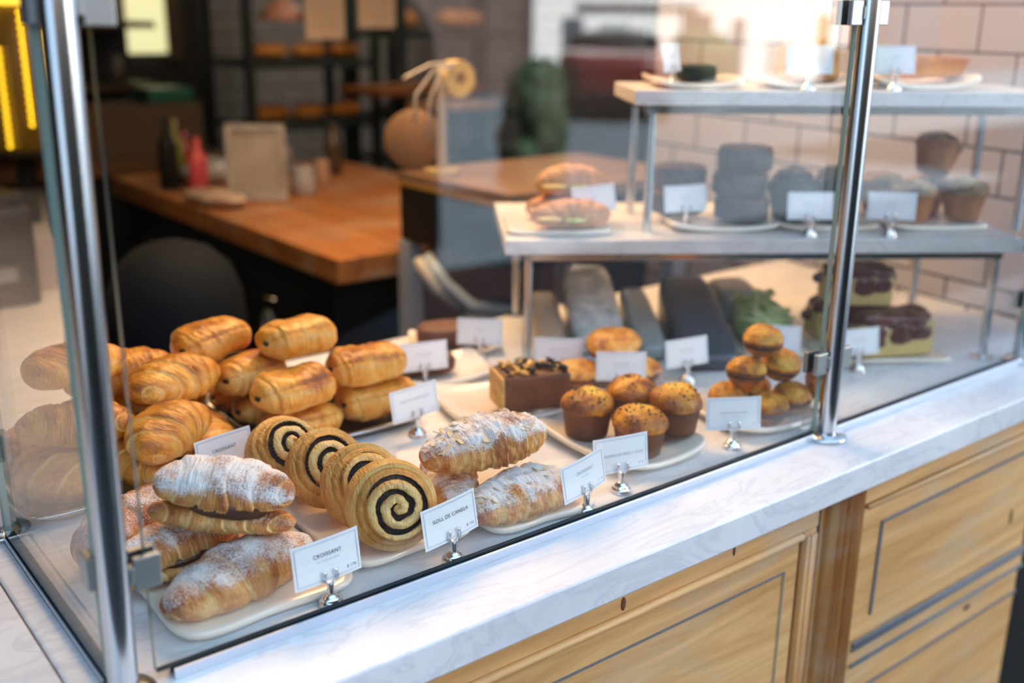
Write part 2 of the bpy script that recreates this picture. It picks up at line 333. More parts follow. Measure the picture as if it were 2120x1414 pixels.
# ------------------------------------------------------------------ marble counter and its pine front
YB = 1.795
o = prism([(0.2235, 0.833), (2.288, 0.833), (2.367, YB), (0.521, YB), (1.06, 4.15), (0.2235, 4.15)], 0.852, 0.900).build('marble_counter', m_marble, smooth=False, bevel=0.003)
tag(o, 'long white marble counter top carrying the pastry display', 'counter')
o = prism([(-1.6, 0.833), (0.2212, 0.833), (0.2212, 4.15), (-1.6, 4.15)], 0.852, 0.900).build('marble_slab', m_marble, smooth=False, bevel=0.003)
tag(o, 'marble slab left of the dark joint line at the bottom left corner', 'counter')

cab = empty('counter_cabinet', (1.1, 0.87, 0)); tag(cab, 'waxed pine cabinet front with panels under the marble counter', 'cabinet')
def cpart(name, m, x0, x1, z0, z1, y0=0.865, y1=0.90, bevel=0.002):
    return boxo(name, ((x0 + x1) / 2 - 1.1, (y0 + y1) / 2 - 0.87, (z0 + z1) / 2), (x1 - x0, y1 - y0, z1 - z0), m, cab, bevel)
cpart('carcass', m_pine, -1.55, 1.985, 0.02, 0.851, 0.905, 1.70, 0)
cpart('top_rail', m_pine, 0.20, 1.287, 0.800, 0.851); cpart('top_rail', m_pine, 1.405, 1.99, 0.800, 0.851)
def bead(x0, x1, z, r=0.006, y=0.862, name='bead_moulding', m=None):
    b = MB().tube([(x0 - 1.1, y - 0.87, z), ((x0 + x1) / 2 - 1.1, y - 0.87, z), (x1 - 1.1, y - 0.87, z)], r, 12)
    return b.build(name, m or m_pine, cab)
bead(0.2, 1.243, 0.797); bead(1.413, 1.99, 0.796, 0.004)
# left door: wide field, routed line, moulded right edge
d = cpart('door', m_pine, 0.20, 1.246, 0.06, 0.791, 0.867, 0.90)
def line(pts, wd, name, y=0.8655):
    b = MB()
    for (xa, za), (xb, zb) in zip(pts[:-1], pts[1:]):
        L_ = math.hypot(xb - xa, zb - za); b.box(((xa + xb) / 2 - 1.1, y - 0.87, (za + zb) / 2), (L_ + wd * 0.9, 0.004, wd), ry=-math.atan2(zb - za, xb - xa))
    return b.build(name, m_groove, cab, smooth=False)
line([(0.3, 0.745), (1.213, 0.745)], 0.0016, 'routed_line')
line([(1.213, 0.744), (1.211, 0.12)], 0.0014, 'routed_line').data.materials[0] = plain('pale_rubbed_groove', (0.50, 0.40, 0.27), 0.7)
cpart('dark_gap', m_gasket, 1.2465, 1.2535, 0.05, 0.786, 0.872, 0.90, 0)
cpart('stile', m_pineV, 1.2545, 1.286, 0.05, 0.798, 0.866)
b = MB()
for k, r in ((1.262, 0.004), (1.2715, 0.0055), (1.281, 0.0035)): b.tube([(k - 1.1, -0.005, 0.05), (k - 1.1, -0.005, 0.4), (k - 1.1, -0.005, 0.79)], r, 10)
b.build('stile_moulding', m_pineV, cab)
cpart('dark_gap', m_gasket, 1.2865, 1.2955, 0.05, 0.851, 0.868, 0.90, 0)
cpart('stile', m_pineV, 1.2955, 1.318, 0.05, 0.850, 0.874)
# fluted pilaster
b = MB(); ns = 90; P = np.zeros((2, ns, 3))
for j in range(ns):
    t = j / (ns - 1); x = 1.318 + t * 0.084; y = 0.856 + 0.010 * (0.5 + 0.5 * math.cos(t * 2 * math.pi * 5.0)) ** 0.6
    if j in (0, ns - 1): y = 0.89
    for i, z in enumerate((0.02, 0.8508)): P[i, j] = (x - 1.1, y - 0.87, z)
b.grid(P, flip=True); b.build('fluted_pilaster', m_pineV, cab, sharp=40)
# right panels with grey rubbed mouldings
cpart('panel', m_pine, 1.405, 1.99, 0.545, 0.792, 0.867, 0.90)
line([(1.463, 0.583), (1.466, 0.752)], 0.0045, 'routed_line'); line([(1.466, 0.753), (1.99, 0.757)], 0.0045, 'routed_line')
cpart('mid_rail', m_pine, 1.405, 1.99, 0.500, 0.543, 0.864, 0.90)
for z, r in ((0.541, 0.004), (0.531, 0.003), (0.5, 0.0035)): bead(1.415, 1.99, z, r, 0.862, 'mid_moulding', m_groove)
cpart('lower_panel', m_pine, 1.405, 1.99, 0.06, 0.498, 0.868, 0.90)
line([(1.42, 0.437), (1.99, 0.439)], 0.003, 'routed_line')
m_knot = plain('wood_knot_brown', (0.14, 0.06, 0.025), 0.6, var=0.5, vscale=200)
for (x, z, rx, rz) in ((0.874, 0.816, 0.0045, 0.010), (1.92, 0.625, 0.006, 0.016), (1.80, 0.47, 0.012, 0.006), (1.09, 0.822, 0.003, 0.008)):
    k = MB().lathe([(0.0001, 0.0008), (0.7, 0.0006), (1, 0)], 16).build('wood_knot', m_knot, cab)
    k.location = (x - 1.1, (0.8645 if z > .79 else 0.8665) - 0.87, z); k.rotation_euler = (R(90), 0, 0); k.scale = (rx, rz, 1)
struct(boxo('wall_return', (2.6, 0.90, 0.425), (1.2, 0.06, 0.85), m_black, bevel=0))

# ------------------------------------------------------------------ glass guard
GY = 0.9435
def pane(name, c, size, label, axis, bottom=0.0):
    o = MB().box((0, 0, size[2] / 2), size).build(name, m_glass, smooth=False); o.location = (c[0], c[1], c[2]); gl_edges(o, m_edgeL, axis)
    return tag(o, label, 'glass pane')
pane('glass_screen', ((0.296 + 1.362) / 2, GY, 0.9123), (1.362 - 0.296, 0.009, 0.70), 'large clear glass pane in front of the pastries between the two near steel posts', 1)
pane('glass_screen', ((1.401 + 2.004) / 2, GY, 0.9123), (0.603, 0.009, 0.70), 'clear glass pane right of the middle steel post in front of the cheesecake', 1)
pane('glass_screen', (0.2575, (0.964 + 1.345) / 2, 0.9122), (0.009, 0.381, 0.70), 'clear side glass pane between the left front post and the back left post', 0)
def channel(c, L_, rz, label):
    t = empty('glass_channel', (c[0], c[1], 0.9), rz); tag(t, label, 'channel')
    boxo('front_lip', (0, -0.0085, 0.0061), (L_, 0.003, 0.0120), m_alu, t, 0.0006); boxo('back_lip', (0, 0.0060, 0.0040), (L_, 0.002, 0.008), m_alu, t, 0.0006)
    boxo('base_strip', (0, 0, 0.0012), (L_, 0.014, 0.0024), m_alu, t, 0); boxo('rubber_seal', (0, -0.0012, 0.0072), (L_ - 0.002, 0.0112, 0.0096), m_gseal, t, 0)
    return t
channel(((0.312 + 1.352) / 2, GY), 1.352 - 0.312, 0, 'silver channel holding the bottom edge of the large front pane')
channel(((1.408 + 2.0) / 2, GY), 0.592, 0, 'silver channel under the glass right of the middle post')
channel((0.2575, (0.968 + 1.345) / 2), 0.377, R(90), 'worn metal channel along the bottom of the left side pane')
def post(x, y, label, lean=(0, 0), clips=(1.03, 1.55), sides=('L', 'R'), H=0.78, r=0.0145, back=0):
    t = empty('steel_post', (x, y, 0.9)); t.rotation_euler = (lean[1], lean[0], 0); tag(t, label, 'post')
    MB().lathe([(r, 0.004), (r, H * 0.3), (r, H * 0.6), (r, H)], 40).build('tube', m_steel, t, sharp=40)
    MB().lathe([(0.002, 0.0), (0.031, 0.0), (0.032, 0.0015), (0.032, 0.005), (0.030, 0.0072), (r + 0.001, 0.0085), (r + 0.0005, 0.0105)], 48).build('floor_flange', m_steel, t, sharp=50)
    for z in clips:
        for s in sides:
            sx = {'L': -1, 'R': 1}.get(s)
            c = empty('glass_clip', (0, 0, z - 0.9)); c.parent = t
            if sx:
                gy = GY - y
                boxo('arm', (sx * 0.0158, gy * 0.45 - 0.004, 0), (0.0056, 0.012, 0.018), m_clip, c, 0.001)
                boxo('jaw', (sx * 0.031, gy - 0.0095, 0), (0.026, 0.008, 0.034), m_clip, c, 0.0012)
                boxo('jaw', (sx * 0.031, gy + 0.0095, 0), (0.026, 0.008, 0.034), m_clip, c, 0.0012)
                [boxo('rubber_pad', (sx * 0.031, gy + q * 0.005, 0), (0.0255, 0.0008, 0.033), m_gasket, c, 0) for q in (-1, 1)]
            else:
                sy = 1 if s == 'B' else -1; gx = 0.2575 - x
                boxo('arm', (gx * 0.5 + 0.004, sy * 0.0158, 0), (0.012, 0.0056, 0.018), m_clip, c, 0.001)
                for q in (-1, 1): boxo('jaw', (gx + q * 0.0095, sy * 0.031, 0), (0.008, 0.026, 0.034), m_clip, c, 0.0012)
                [boxo('rubber_pad', (gx + q * 0.005, sy * 0.031, 0), (0.0008, 0.0255, 0.033), m_gasket, c, 0) for q in (-1, 1)]
    return t
post(0.262, 0.937, 'tall steel post at the left front corner of the glass guard', lean=(R(0.75), 0), sides=('R', 'B'))
post(1.381, 0.932, 'tall steel post at the joint of the two front glass panes', lean=(R(-0.2), 0))
post(2.024, 0.948, 'steel post at the right edge of the photo ending the glass guard', sides=('L',))
post(0.247, 1.372, 'steel post at the far left edge behind the side glass', sides=('F',))

# rail along the tiled wall
t = empty('gallery_rail', (2.285, 1.15, 0.9), -R(5)); tag(t, 'thin dark rail on short feet along the tiled wall', 'rail')
MB().tube([(0, -0.19, 0.012), (0, 0.2, 0.012), (0, 0.62, 0.012)], 0.0028, 8).build('rod', m_blackm, t)
for y in (-0.13, 0.06, 0.25, 0.44): MB().lathe([(0.003, 0.0), (0.0028, 0.011)], 8, (0, y, 0)).build('foot', m_blackm, t)

# ------------------------------------------------------------------ marble riser set across the corner
FL = np.array([1.23507, 1.5137]); RU = np.array([0.8251, -0.56498]); RV = np.array([0.56498, 0.8251]); RA = math.atan2(-0.56498, 0.8251)
def riser(name, label, u0, u1, v0, v1, zt, zb, slabx, slabv, foot):
    t = empty(name, (FL[0], FL[1], 0), RA); tag(t, label, 'shelf')
    boxo('marble_shelf', ((slabx[0] + slabx[1]) / 2, (slabv[0] + slabv[1]) / 2, zt - 0.0135), (slabx[1] - slabx[0], slabv[1] - slabv[0], 0.027), m_marble2, t, 0.002)
    for (a, b_) in (((u0, v0), (u1, v0)), ((u0, v1), (u1, v1)), ((u0, v0), (u0, v1)), ((u1, v0), (u1, v1))):
        L_ = math.hypot(b_[0] - a[0], b_[1] - a[1]); rz = math.atan2(b_[1] - a[1], b_[0] - a[0])
        boxo('frame_bar', ((a[0] + b_[0]) / 2, (a[1] + b_[1]) / 2, zt - 0.027 - 0.0085), (L_ + 0.016, 0.016, 0.0165), m_steel, t, 0.001, rz=rz)
    for u in (u0, u1):
        for v in (v0, v1):
            l = MB().lathe([(0.0085, zb + 0.0005), (0.0085, (zb + zt) / 2), (0.0085, zt - 0.044)], 24, (u, v, 0)).build('leg', m_steel, t, sharp=40)
            if foot: MB().lathe([(0.002, zb + 0.0003), (0.023, zb + 0.0003), (0.0235, zb + 0.003), (0.010, zb + 0.0055)], 28, (u, v, 0)).build('foot_flange', m_steel, l, sharp=50)
    return t
riser('display_riser', 'lower marble shelf on steel legs standing across the counter corner', 0.0, 0.905, 0.0, 0.336, 1.145, 0.9, (-0.045, 0.94), (-0.03, 0.37), True)
riser('display_riser', 'upper marble shelf standing on top of the lower one', 0.232, 0.965, 0.055, 0.245, 1.41, 1.145, (0.195, 1.0), (0.035, 0.275), False)
def RP(u, v, z): p = FL + u * RU + v * RV; return (p[0], p[1], z)

# ------------------------------------------------------------------ baked goods
def croissant_mb(L=0.15, W=0.075, H=0.85, bend=0.5, seed=0, nb=2.6, sugar=0.0, flat=0.35, nu=150, nv=72, wave=1.0, rough=1.0):
    t = np.linspace(-1, 1, nu)[:, None]; ph = np.linspace(0, 2 * math.pi, nv, endpoint=False)[None, :]
    rng = random.Random(seed)
    at = np.abs(t); env = (0.16 + 0.84 * np.clip(1 - at ** 1.9, 0, 1) ** 0.62) * np.clip((1 - at) / 0.05, 0, 1) ** 0.5
    side = np.where(t > 0, 1.0, -1.0)
    slant = 0.22 * np.sin(ph * 1.0 + 0.6 + seed) + 0.09 * np.sin(2 * ph + seed * 1.7) + 0.10 * t
    s = at * nb + slant + 0.45 + 0.12 * np.sin(seed * 3.1 + side)
    q = s - np.floor(s)
    band = wave * (0.085 * np.sin(q * math.pi * 0.5) ** 0.7 * (1 - sstep(0.90, 1.0, q)) + 0.035 * np.sin(q * math.pi)) - 0.03
    mid = 1 - sstep(0.0, 0.12, at) * 0.0
    r = W / 2 * env * (1 + band * mid)
    x0 = (L / 2) * np.sin(t * bend) / math.sin(bend) if bend > 0.02 else L / 2 * t
    y0 = -(L / 2) * (1 - np.cos(t * bend)) / math.sin(max(bend, 0.02)) if bend > 0.02 else 0 * t
    th = t * bend
    cy, cz = r * np.cos(ph), r * np.sin(ph) * H
    X = x0 + cy * np.sin(th); Y = y0 + cy * np.cos(th); Z = cz + np.zeros_like(X)
    P = np.stack([X + 0 * ph, Y + 0 * ph, Z], -1)
    q3 = P.reshape(-1, 3); N = np.stack([np.sin(th) * np.cos(ph), np.cos(th) * np.cos(ph), np.sin(ph) + 0 * t], -1).reshape(-1, 3)
    lay = noise(np.stack([(s * 6 + 0 * ph).reshape(-1), (np.cos(ph) * 1.2 + 0 * t).reshape(-1), (np.sin(ph) * 1.2 + side).reshape(-1)], -1), 2.2, seed + 3, 2)
    dsp = noise(q3, 22, seed, 2) * W * 0.065 + lay * W * 0.016 + noise(q3, 130, seed + 9, 3) * W * 0.016 * rough + (np.abs(noise(q3, 75, seed + 12, 2)) * W * 0.05 * (rough - 1) if rough > 1 else 0)
    q3 = q3 + N * (dsp * np.repeat(env[:, 0], nv))[:, None]
    fl = -W / 2 * H * (1 - flat); q3[:, 2] = np.where(q3[:, 2] < fl, fl + (q3[:, 2] - fl) * 0.12, q3[:, 2])
    cr = 0.22 + 0.26 * sstep(-0.2, 1.0, N[:, 2]) + 0.34 * (noise(q3, 24, seed + 5, 3)) + 0.16 * lay
    qq = q.reshape(-1) if q.shape == (nu, nv) else np.broadcast_to(q, (nu, nv)).reshape(-1)
    cr += 0.20 * sstep(0.35, 0.85, qq) * (1 - sstep(0.86, 0.96, qq)) - 0.34 * sstep(0.90, 0.97, qq) + 0.12 * sstep(0.75, 1, np.repeat(at[:, 0], nv))
    cr = np.where(q3[:, 2] < fl + 0.004, cr * 0.4, cr)
    su = sugar * (sstep(-0.1, 0.85, N[:, 2]) * 0.58 + 0.42 * noise(q3, 38, seed + 7, 3))
    zmin = q3[:, 2].min(); q3[:, 2] -= zmin
    return q3.reshape(nu, nv, 3), cr, su
_cm = {}
def croissant(name, label, cat, loc, rot, m, key=(0.15, 0.075, 0.85, 0.5, 0), group=None, sugar=0.0, nb=2.6):
    L, W, H, bend, seed = key; k = key + (sugar, m.name)
    if k not in _cm:
        P, cr, su = croissant_mb(L, W, H, bend, seed, nb=nb, sugar=sugar, rough=2.6 if name == 'almond_croissant' else 1.0)
        _cm[k] = MB().grid(P, cv=True, cap=True, crust=cr, sugar=su).build(name, m); o = _cm[k]
    else:
        o = _cm[k].copy(); o.name = name; col.objects.link(o)
    o.location = loc; o.rotation_euler = tuple(R(a) for a in rot)
    return tag(o, label, cat, group)

def halves_croissant(label, loc, rot, L, W, bend, seed, gap, fill_m, group, fill_h=0.5, yoff=-0.1, open_=14):
    """croissant cut along its side: bottom half, filling, top half tipped open"""
    t = empty('filled_croissant', loc, rot=tuple(R(a) for a in rot)); tag(t, label, 'croissant', group)
    P, cr, su = croissant_mb(L * 1.04, W, 0.42, bend, seed, sugar=0.55, flat=0.2, nb=3.0, wave=0.8)
    MB().grid(P, cv=True, cap=True, crust=cr - 0.08, sugar=su).build('bottom_half', m_sugar, t)
    P2, cr, su = croissant_mb(L, W * 1.06, 0.66, bend, seed + 1, sugar=1.0, flat=0.75)
    o = MB().grid(P2, cv=True, cap=True, crust=cr, sugar=su).build('top_half', m_sugar, t)
    zb = P[:, :, 2].max(); o.location = (0, 0.006, zb * 0.80 + gap); o.rotation_euler = (R(open_), 0, 0)
    if gap:
        b = blob_mb(L * 0.60, W * 0.86, gap + zb * 0.55, 2.6, 0.0015, 40, seed + 3); f = b.build('filling', fill_m, t)
        f.location = (L * 0.05, -0.06 * W, zb * 0.55); f.rotation_euler = (R(4), 0, 0)
    return t

def blob_mb(lx, ly, lz, n=3.0, amp=0.002, freq=30, seed=0, nu=40, nv=64, cr=(0.35, 0.25), flat=False, taper=0.0):
    """superellipsoid with noise; rests on z=0"""
    th = np.linspace(-math.pi / 2, math.pi / 2, nu)[:, None]; ph = np.linspace(0, 2 * math.pi, nv, endpoint=False)[None, :]
    def sp(a, e): return np.sign(a) * np.abs(a) ** e
    e = 2.0 / n; X = lx / 2 * sp(np.cos(th), e) * sp(np.cos(ph), e); Y = ly / 2 * sp(np.cos(th), e) * sp(np.sin(ph), e); Z = lz / 2 * sp(np.sin(th), e) + 0 * ph
    if taper: k = 1 + taper * (Z / lz); X = X * k; Y = Y * k
    P = np.stack([X, Y, Z], -1).reshape(-1, 3); N = P / (np.linalg.norm(P * np.array([1 / lx, 1 / ly, 1 / lz]), axis=1)[:, None] + 1e-9) / np.array([lx, ly, lz]); N /= np.linalg.norm(N, axis=1)[:, None] + 1e-9
    P = P + N * (amp * noise(P, freq, seed, 3))[:, None]
    c = cr[0] + cr[1] * sstep(-0.3, 1, N[:, 2]) + 0.25 * noise(P, freq * 0.8, seed + 4, 2)
    P[:, 2] -= P[:, 2].min()
    return MB().grid(P.reshape(nu, nv, 3), cv=True, cap=False, crust=c, sugar=0.0)

def flakes(n, rx, rz, area, seed, surf, name, m, parent, shape='disc'):
    """many small pieces lying on surf(x, y) -> z, one mesh"""
    rng = random.Random(seed); b = MB()
    for k in range(n):
        x, y = (rng.uniform(-area[0], area[0]), rng.uniform(-area[1], area[1])); p = surf(x, y)
        if p is None: continue
        r = rx * rng.uniform(0.6, 1.2); e = Euler((rng.uniform(-.6, .6), rng.uniform(-.6, .6), rng.uniform(0, 6.28))).to_matrix(); mm = np.array(e)
        if shape == 'disc': V = np.array([(r * math.cos(a) * (1.3 if abs(a) < 1 else 1), 0.72 * r * math.sin(a), h) for h in (-rz, rz) for a in np.linspace(0, 2 * math.pi, 10, endpoint=False)])
        else: V = np.array([(r * math.cos(a) * c, 0.7 * r * math.sin(a) * c, h * rz) for h, c in ((-1, .5), (0, 1), (1, .5)) for a in np.linspace(0, 2 * math.pi, 6, endpoint=False)])
        k_ = len(V) // (2 if shape == 'disc' else 3); F = []
        for l in range(len(V) // k_ - 1): F += [(l * k_ + i, l * k_ + (i + 1) % k_, (l + 1) * k_ + (i + 1) % k_, (l + 1) * k_ + i) for i in range(k_)]
        F += [tuple(range(k_))[::-1], tuple(range(len(V) - k_, len(V)))]
        b.add(V @ mm.T + np.array(p), F)
    o = b.build(name, m, parent, smooth=(shape != 'disc')); o['kind'] = 'stuff'; return o

def pain(label, loc, rot, seed, L=0.134, W=0.090, H=0.062, group='chocolate pastries heaped on the right steel tray'):
    nu, nv = 110, 72
    t = np.linspace(-1, 1, nu)[:, None]; ph = np.linspace(0, 2 * math.pi, nv, endpoint=False)[None, :]; at = np.abs(t)
    e = 2 / 2.25; sp = lambda a: np.sign(a) * np.abs(a) ** e
    env = np.clip(1 - at ** 7, 0, 1) ** 0.4
    tt = t * (1 + 0.12 * math.sin(seed)); att = np.abs(tt + 0.06 * math.sin(seed * 2.3)); step = 1 - 0.12 * sstep(0.64, 0.71, att + 0.05 * np.sin(ph + seed)) - 0.12 * sstep(0.82, 0.90, att - 0.05 * np.sin(ph * 2 + seed))
    env = env * step * (1 + 0.05 * np.sin(t * 4 + seed)) * (1 - 0.10 * at ** 2)
    Y = W / 2 * env * sp(np.cos(ph)); Z = H / 2 * env * sp(np.sin(ph)) ; X = L / 2 * t + 0 * ph
    P = np.stack([X, Y, Z], -1).reshape(-1, 3); N = np.stack([0 * X, np.cos(ph) + 0 * t, np.sin(ph) + 0 * t], -1).reshape(-1, 3)
    phv = np.broadcast_to(ph, (nu, nv)).reshape(-1)
    seam = np.exp(-((phv - 2.5) / 0.07) ** 2) * 0.05 * H + np.exp(-((phv - 5.6) / 0.1) ** 2) * 0.06 * H
    d = noise(P, 22, seed, 2) * H * 0.11 + noise(P * np.array([3, 1, 1]), 50, seed + 2, 2) * H * 0.03 - seam
    P = P + N * (d * np.repeat(env[:, :1].reshape(-1), nv) if env.shape[1] == 1 else d * env.reshape(-1))[:, None]
    fl = -H * 0.36; P[:, 2] = np.where(P[:, 2] < fl, fl + (P[:, 2] - fl) * 0.15, P[:, 2])
    atv = np.broadcast_to(at, (nu, nv)).reshape(-1)
    c = 0.22 + 0.24 * sstep(0.1, 1, N[:, 2]) + 0.42 * noise(P, 26, seed + 5, 3) + 0.12 * noise(P * np.array([1, 4, 4]), 30, seed + 8, 2) - 0.14 * sstep(0.66, 0.72, atv) * (1 - sstep(.80, .88, atv)) + 0.16 * np.exp(-((phv - 2.5) / 0.12) ** 2) - 0.2 * (N[:, 2] < -0.35)
    zm = P[:, 2].min(); P[:, 2] -= zm
    o = MB().grid(P.reshape(nu, nv, 3), cv=True, cap=True, crust=c, sugar=0.0).build('chocolate_pastry', m_choc_bun)
    for s in (-1, 1):
        k = blob_mb(0.010, 0.012, 0.008, 3, 0.0006, 300, seed).build('chocolate_stick', m_dchoc, o); k.location = (s * L * 0.475, s * W * 0.12, H * 0.40)
    o.location = loc; o.rotation_euler = tuple(R(a) for a in rot)
    return tag(o, label, 'pastry', group)

def swirl_roll(label, loc, normal, Rr, h, seed, spin=0.0, dome=0.012, pitch=0.0178, group='cinnamon rolls leaning in a row'):
    """laminated roll standing on its side, spiral face along `normal`"""
    nr, na = 84, 200; rr = np.linspace(0, 1, nr)[:, None]; th = np.linspace(0, 2 * math.pi, na, endpoint=False)[None, :]
    r = rr * Rr * 0.965; ph = (r / pitch - th / (2 * math.pi) + spin); q = ph - np.floor(ph)
    wob = 0.16 * noise(np.stack([np.cos(th) + 0 * rr, np.sin(th) + 0 * rr, ph * .25], -1), 1.5, seed, 2).reshape(nr, na)
    q = q + wob; fade = 1 - sstep(0.70, 0.78, rr + 0.03 * np.sin(th * 2 + seed))
    dark = ((q > 0.0) & (q < 0.35 + 0.05 * np.sin(th * 3 + seed))).astype(float) * (fade > 0.5) * (r > pitch * 0.34)
    dough = np.sin(np.clip((q - 0.31) / 0.71, 0, 1) * math.pi) ** 0.6 * (q >= .31)
    z = h / 2 + dome * (1 - rr ** 2) + fade * (0.0045 * dough - 0.0045 * dark) - 0.004 * sstep(0.72, 0.80, rr) - 0.014 * sstep(0.80, 1.0, rr) ** 1.6 + 0 * th
    P = np.stack([r * np.cos(th), r * np.sin(th) + 0 * z, z], -1).reshape(-1, 3)
    P[:, 2] += noise(P, 200, seed, 3) * 0.0018 + noise(P, 40, seed + 2) * 0.0022
    cr = (0.02 + 0.26 * sstep(0.40, 0.90, rr) + 0.22 * (1 - fade) + 0.30 * (1 - dough) * fade + 0.30 * np.exp(-((rr - 0.735) / 0.03) ** 2)).reshape(-1) + 0 * P[:, 0] + 0.18 * noise(P, 45, seed + 6, 3)
    F1, F2 = [], []; D = dark.reshape(-1)
    for i in range(nr - 1):
        for j in range(na):
            a, b_ = i * na + j, i * na + (j + 1) % na; f = (a, a + na, b_ + na, b_)
            (F2 if D[a] + D[b_] + D[a + na] + D[b_ + na] >= 2 else F1).append(f)
    m = MB().add(P, F1, crust=cr, sugar=0.0)
    # outside wall with thin layers, then the back
    nz = 46; zz = np.linspace(0, 1, nz)[:, None]; hz = h / 2 - 0.008 - zz * (h - 0.012)
    lam = noise(np.stack([np.cos(th) * 1.5 + 0 * zz, np.sin(th) * 1.5 + 0 * zz, zz * 26 + 0 * th], -1), 1.0, seed + 8, 2).reshape(nz, na)
    rad = Rr * (0.972 + 0.055 * np.sin(np.clip(zz, 0, 1) * math.pi) ** 0.7 - 0.16 * sstep(0.9, 1.0, zz)) + lam * 0.0013
    sq = np.stack([rad * np.cos(th), rad * np.sin(th), hz + 0 * th], -1); s3 = sq.reshape(-1, 3); s3 = s3 * (1 + 0.02 * noise(s3, 26, seed + 1, 2))[:, None]
    c2 = 0.34 + 0.10 * lam.reshape(-1) + 0.25 * noise(s3, 30, seed + 3, 3)
    m.grid(s3.reshape(nz, na, 3), cv=True, cap=True, crust=c2, sugar=0.0)
    nr_ = np.array(normal, float); nr_ /= np.linalg.norm(nr_)
    o = m.build('cinnamon_roll', m_roll)
    MB().add(P, F2).build('cinnamon_filling', m_swirl, o)
    o.rotation_mode = 'QUATERNION'; o.rotation_quaternion = Vector(nr_).to_track_quat('Z', 'Y'); o.location = loc
    return tag(o, label, 'cinnamon roll', group)

def muffin(label, loc, rot, seed, r0=0.033, r1=0.040, hb=0.050, ht=0.034, m_top=None, m_side=None, group=None, seeds=60, seed_m=None, name='muffin', clip=False):
    b = MB(); pr = [(r0 * 0.9, 0.0), (r0, 0.002)] + [(r0 + (r1 - r0) * k / 8, hb * k / 8) for k in range(1, 9)]
    b.lathe(pr, 40); o = b.build(name, m_side or m_muffin_side)
    nu, nv = 34, 64; t = np.linspace(0, 1, nu)[:, None]; ph = np.linspace(0, 2 * math.pi, nv, endpoint=False)[None, :]
    rr = (r1 * 1.045) * np.sin(t * math.pi / 2 * 1.12).clip(0, 1) ; zz = hb + ht * np.cos(t * math.pi / 2 * 1.12) + 0 * ph
    P = np.stack([rr * np.cos(ph), rr * np.sin(ph), zz], -1).reshape(-1, 3)
    dn = noise(P, 42, seed, 3); P[:, 2] += dn * 0.005; P[:, :2] *= (1 + 0.05 * noise(P, 60, seed + 1, 2))[:, None]
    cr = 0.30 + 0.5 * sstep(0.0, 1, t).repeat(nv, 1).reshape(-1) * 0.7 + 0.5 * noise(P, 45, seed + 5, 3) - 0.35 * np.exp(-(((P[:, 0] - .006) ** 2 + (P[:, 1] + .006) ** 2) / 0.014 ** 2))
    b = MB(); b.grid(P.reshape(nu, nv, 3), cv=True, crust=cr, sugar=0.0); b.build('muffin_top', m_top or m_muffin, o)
    if seeds:
        def surf(x, y):
            d = math.hypot(x, y)
            if d > r1 * 1.02: return None
            return (x, y, hb + ht * math.cos(math.asin(min(1, d / (r1 * 1.045)))) + 0.0008)
        flakes(seeds, 0.0026, 0.0009, (r1, r1), seed, surf, 'seed_topping', seed_m or m_seed, o, 'gem')
    o.location = loc; o.rotation_euler = tuple(R(a) for a in rot)
    return tag(o, label, 'muffin', group)

def plate(label, c, a, b, rz, curlx=0.0, curly=0.0, pinch=0.0, z=0.9, th=0.0075, group='cream ceramic serving plates', m=None, corner=0.0, name='serving_plate', n=7):
    nt_, ns = 128, 12; t = np.linspace(0, 2 * math.pi, nt_, endpoint=False)[None, :]; rings = []
    def bound(off):
        ca, sa = np.cos(t), np.sin(t); r = (np.abs(ca) ** n + np.abs(sa) ** n) ** (-1.0 / n)
        k = 1 - pinch * np.cos(2 * t) ** 2 * 1.0
        return (a + off) * r * ca * k, (b + off) * r * sa * k
    def surf(x, y): return curlx * (x / a) ** 2 * np.abs(x / a) ** 0.8 + curly * (y / b) ** 2 * np.abs(y / b) ** .8 + corner * (x / a) ** 2 * (y / b) ** 2
    P = []
    for s in np.linspace(0.02, 1, ns):
        X, Y = bound(0); X, Y = X * s, Y * s; lip = 0.0022 * sstep(0.86, 0.97, s); P.append(np.stack([X, Y, surf(X, Y) + th + lip], -1))
    for off, dz in ((0.0022, 0.0085), (0.0036, 0.0045), (0.002, 0.0006)):
        X, Y = bound(off); P.append(np.stack([X, Y, surf(X, Y) + dz], -1))
    for s in np.linspace(0.97, 0.02, ns):
        X, Y = bound(0); X, Y = X * s, Y * s; P.append(np.stack([X, Y, surf(X, Y)], -1))
    P = np.concatenate(P, 0); P[:, :, 2] -= P[:, :, 2].min()
    o = MB().grid(P, cv=True, cap=True, flip=True).build(name, m or m_plate); o.location = (c[0], c[1], z + 0.0004); o.rotation_euler = (0, 0, R(rz))
    return tag(o, label, 'plate', group)

def steel_tray(label, c, a, b, rz):
    n = 9; t = np.linspace(0, 2 * math.pi, 160, endpoint=False)[None, :]; ca, sa = np.cos(t), np.sin(t); r = (np.abs(ca) ** n + np.abs(sa) ** n) ** (-1.0 / n); P = []
    for off, z in ((-0.9 * b, 0.003), (-0.02, 0.003), (-0.006, 0.004), (-0.001, 0.013), (0.003, 0.0155), (0.008, 0.0145), (0.010, 0.011), (0.008, 0.0095), (0.004, 0.012), (0.001, 0.010), (-0.003, 0.002), (-0.01, 0.0008), (-0.9 * b, 0.0008)):
        P.append(np.stack([(a + off) * r * ca, (b + off) * r * sa, z + 0 * t], -1))
    o = MB().grid(np.concatenate(P, 0), cv=True, cap=True, flip=True).build('steel_tray', m_traym); o.location = (c[0], c[1], 0.9004); o.rotation_euler = (0, 0, R(rz))
    return tag(o, label, 'tray')

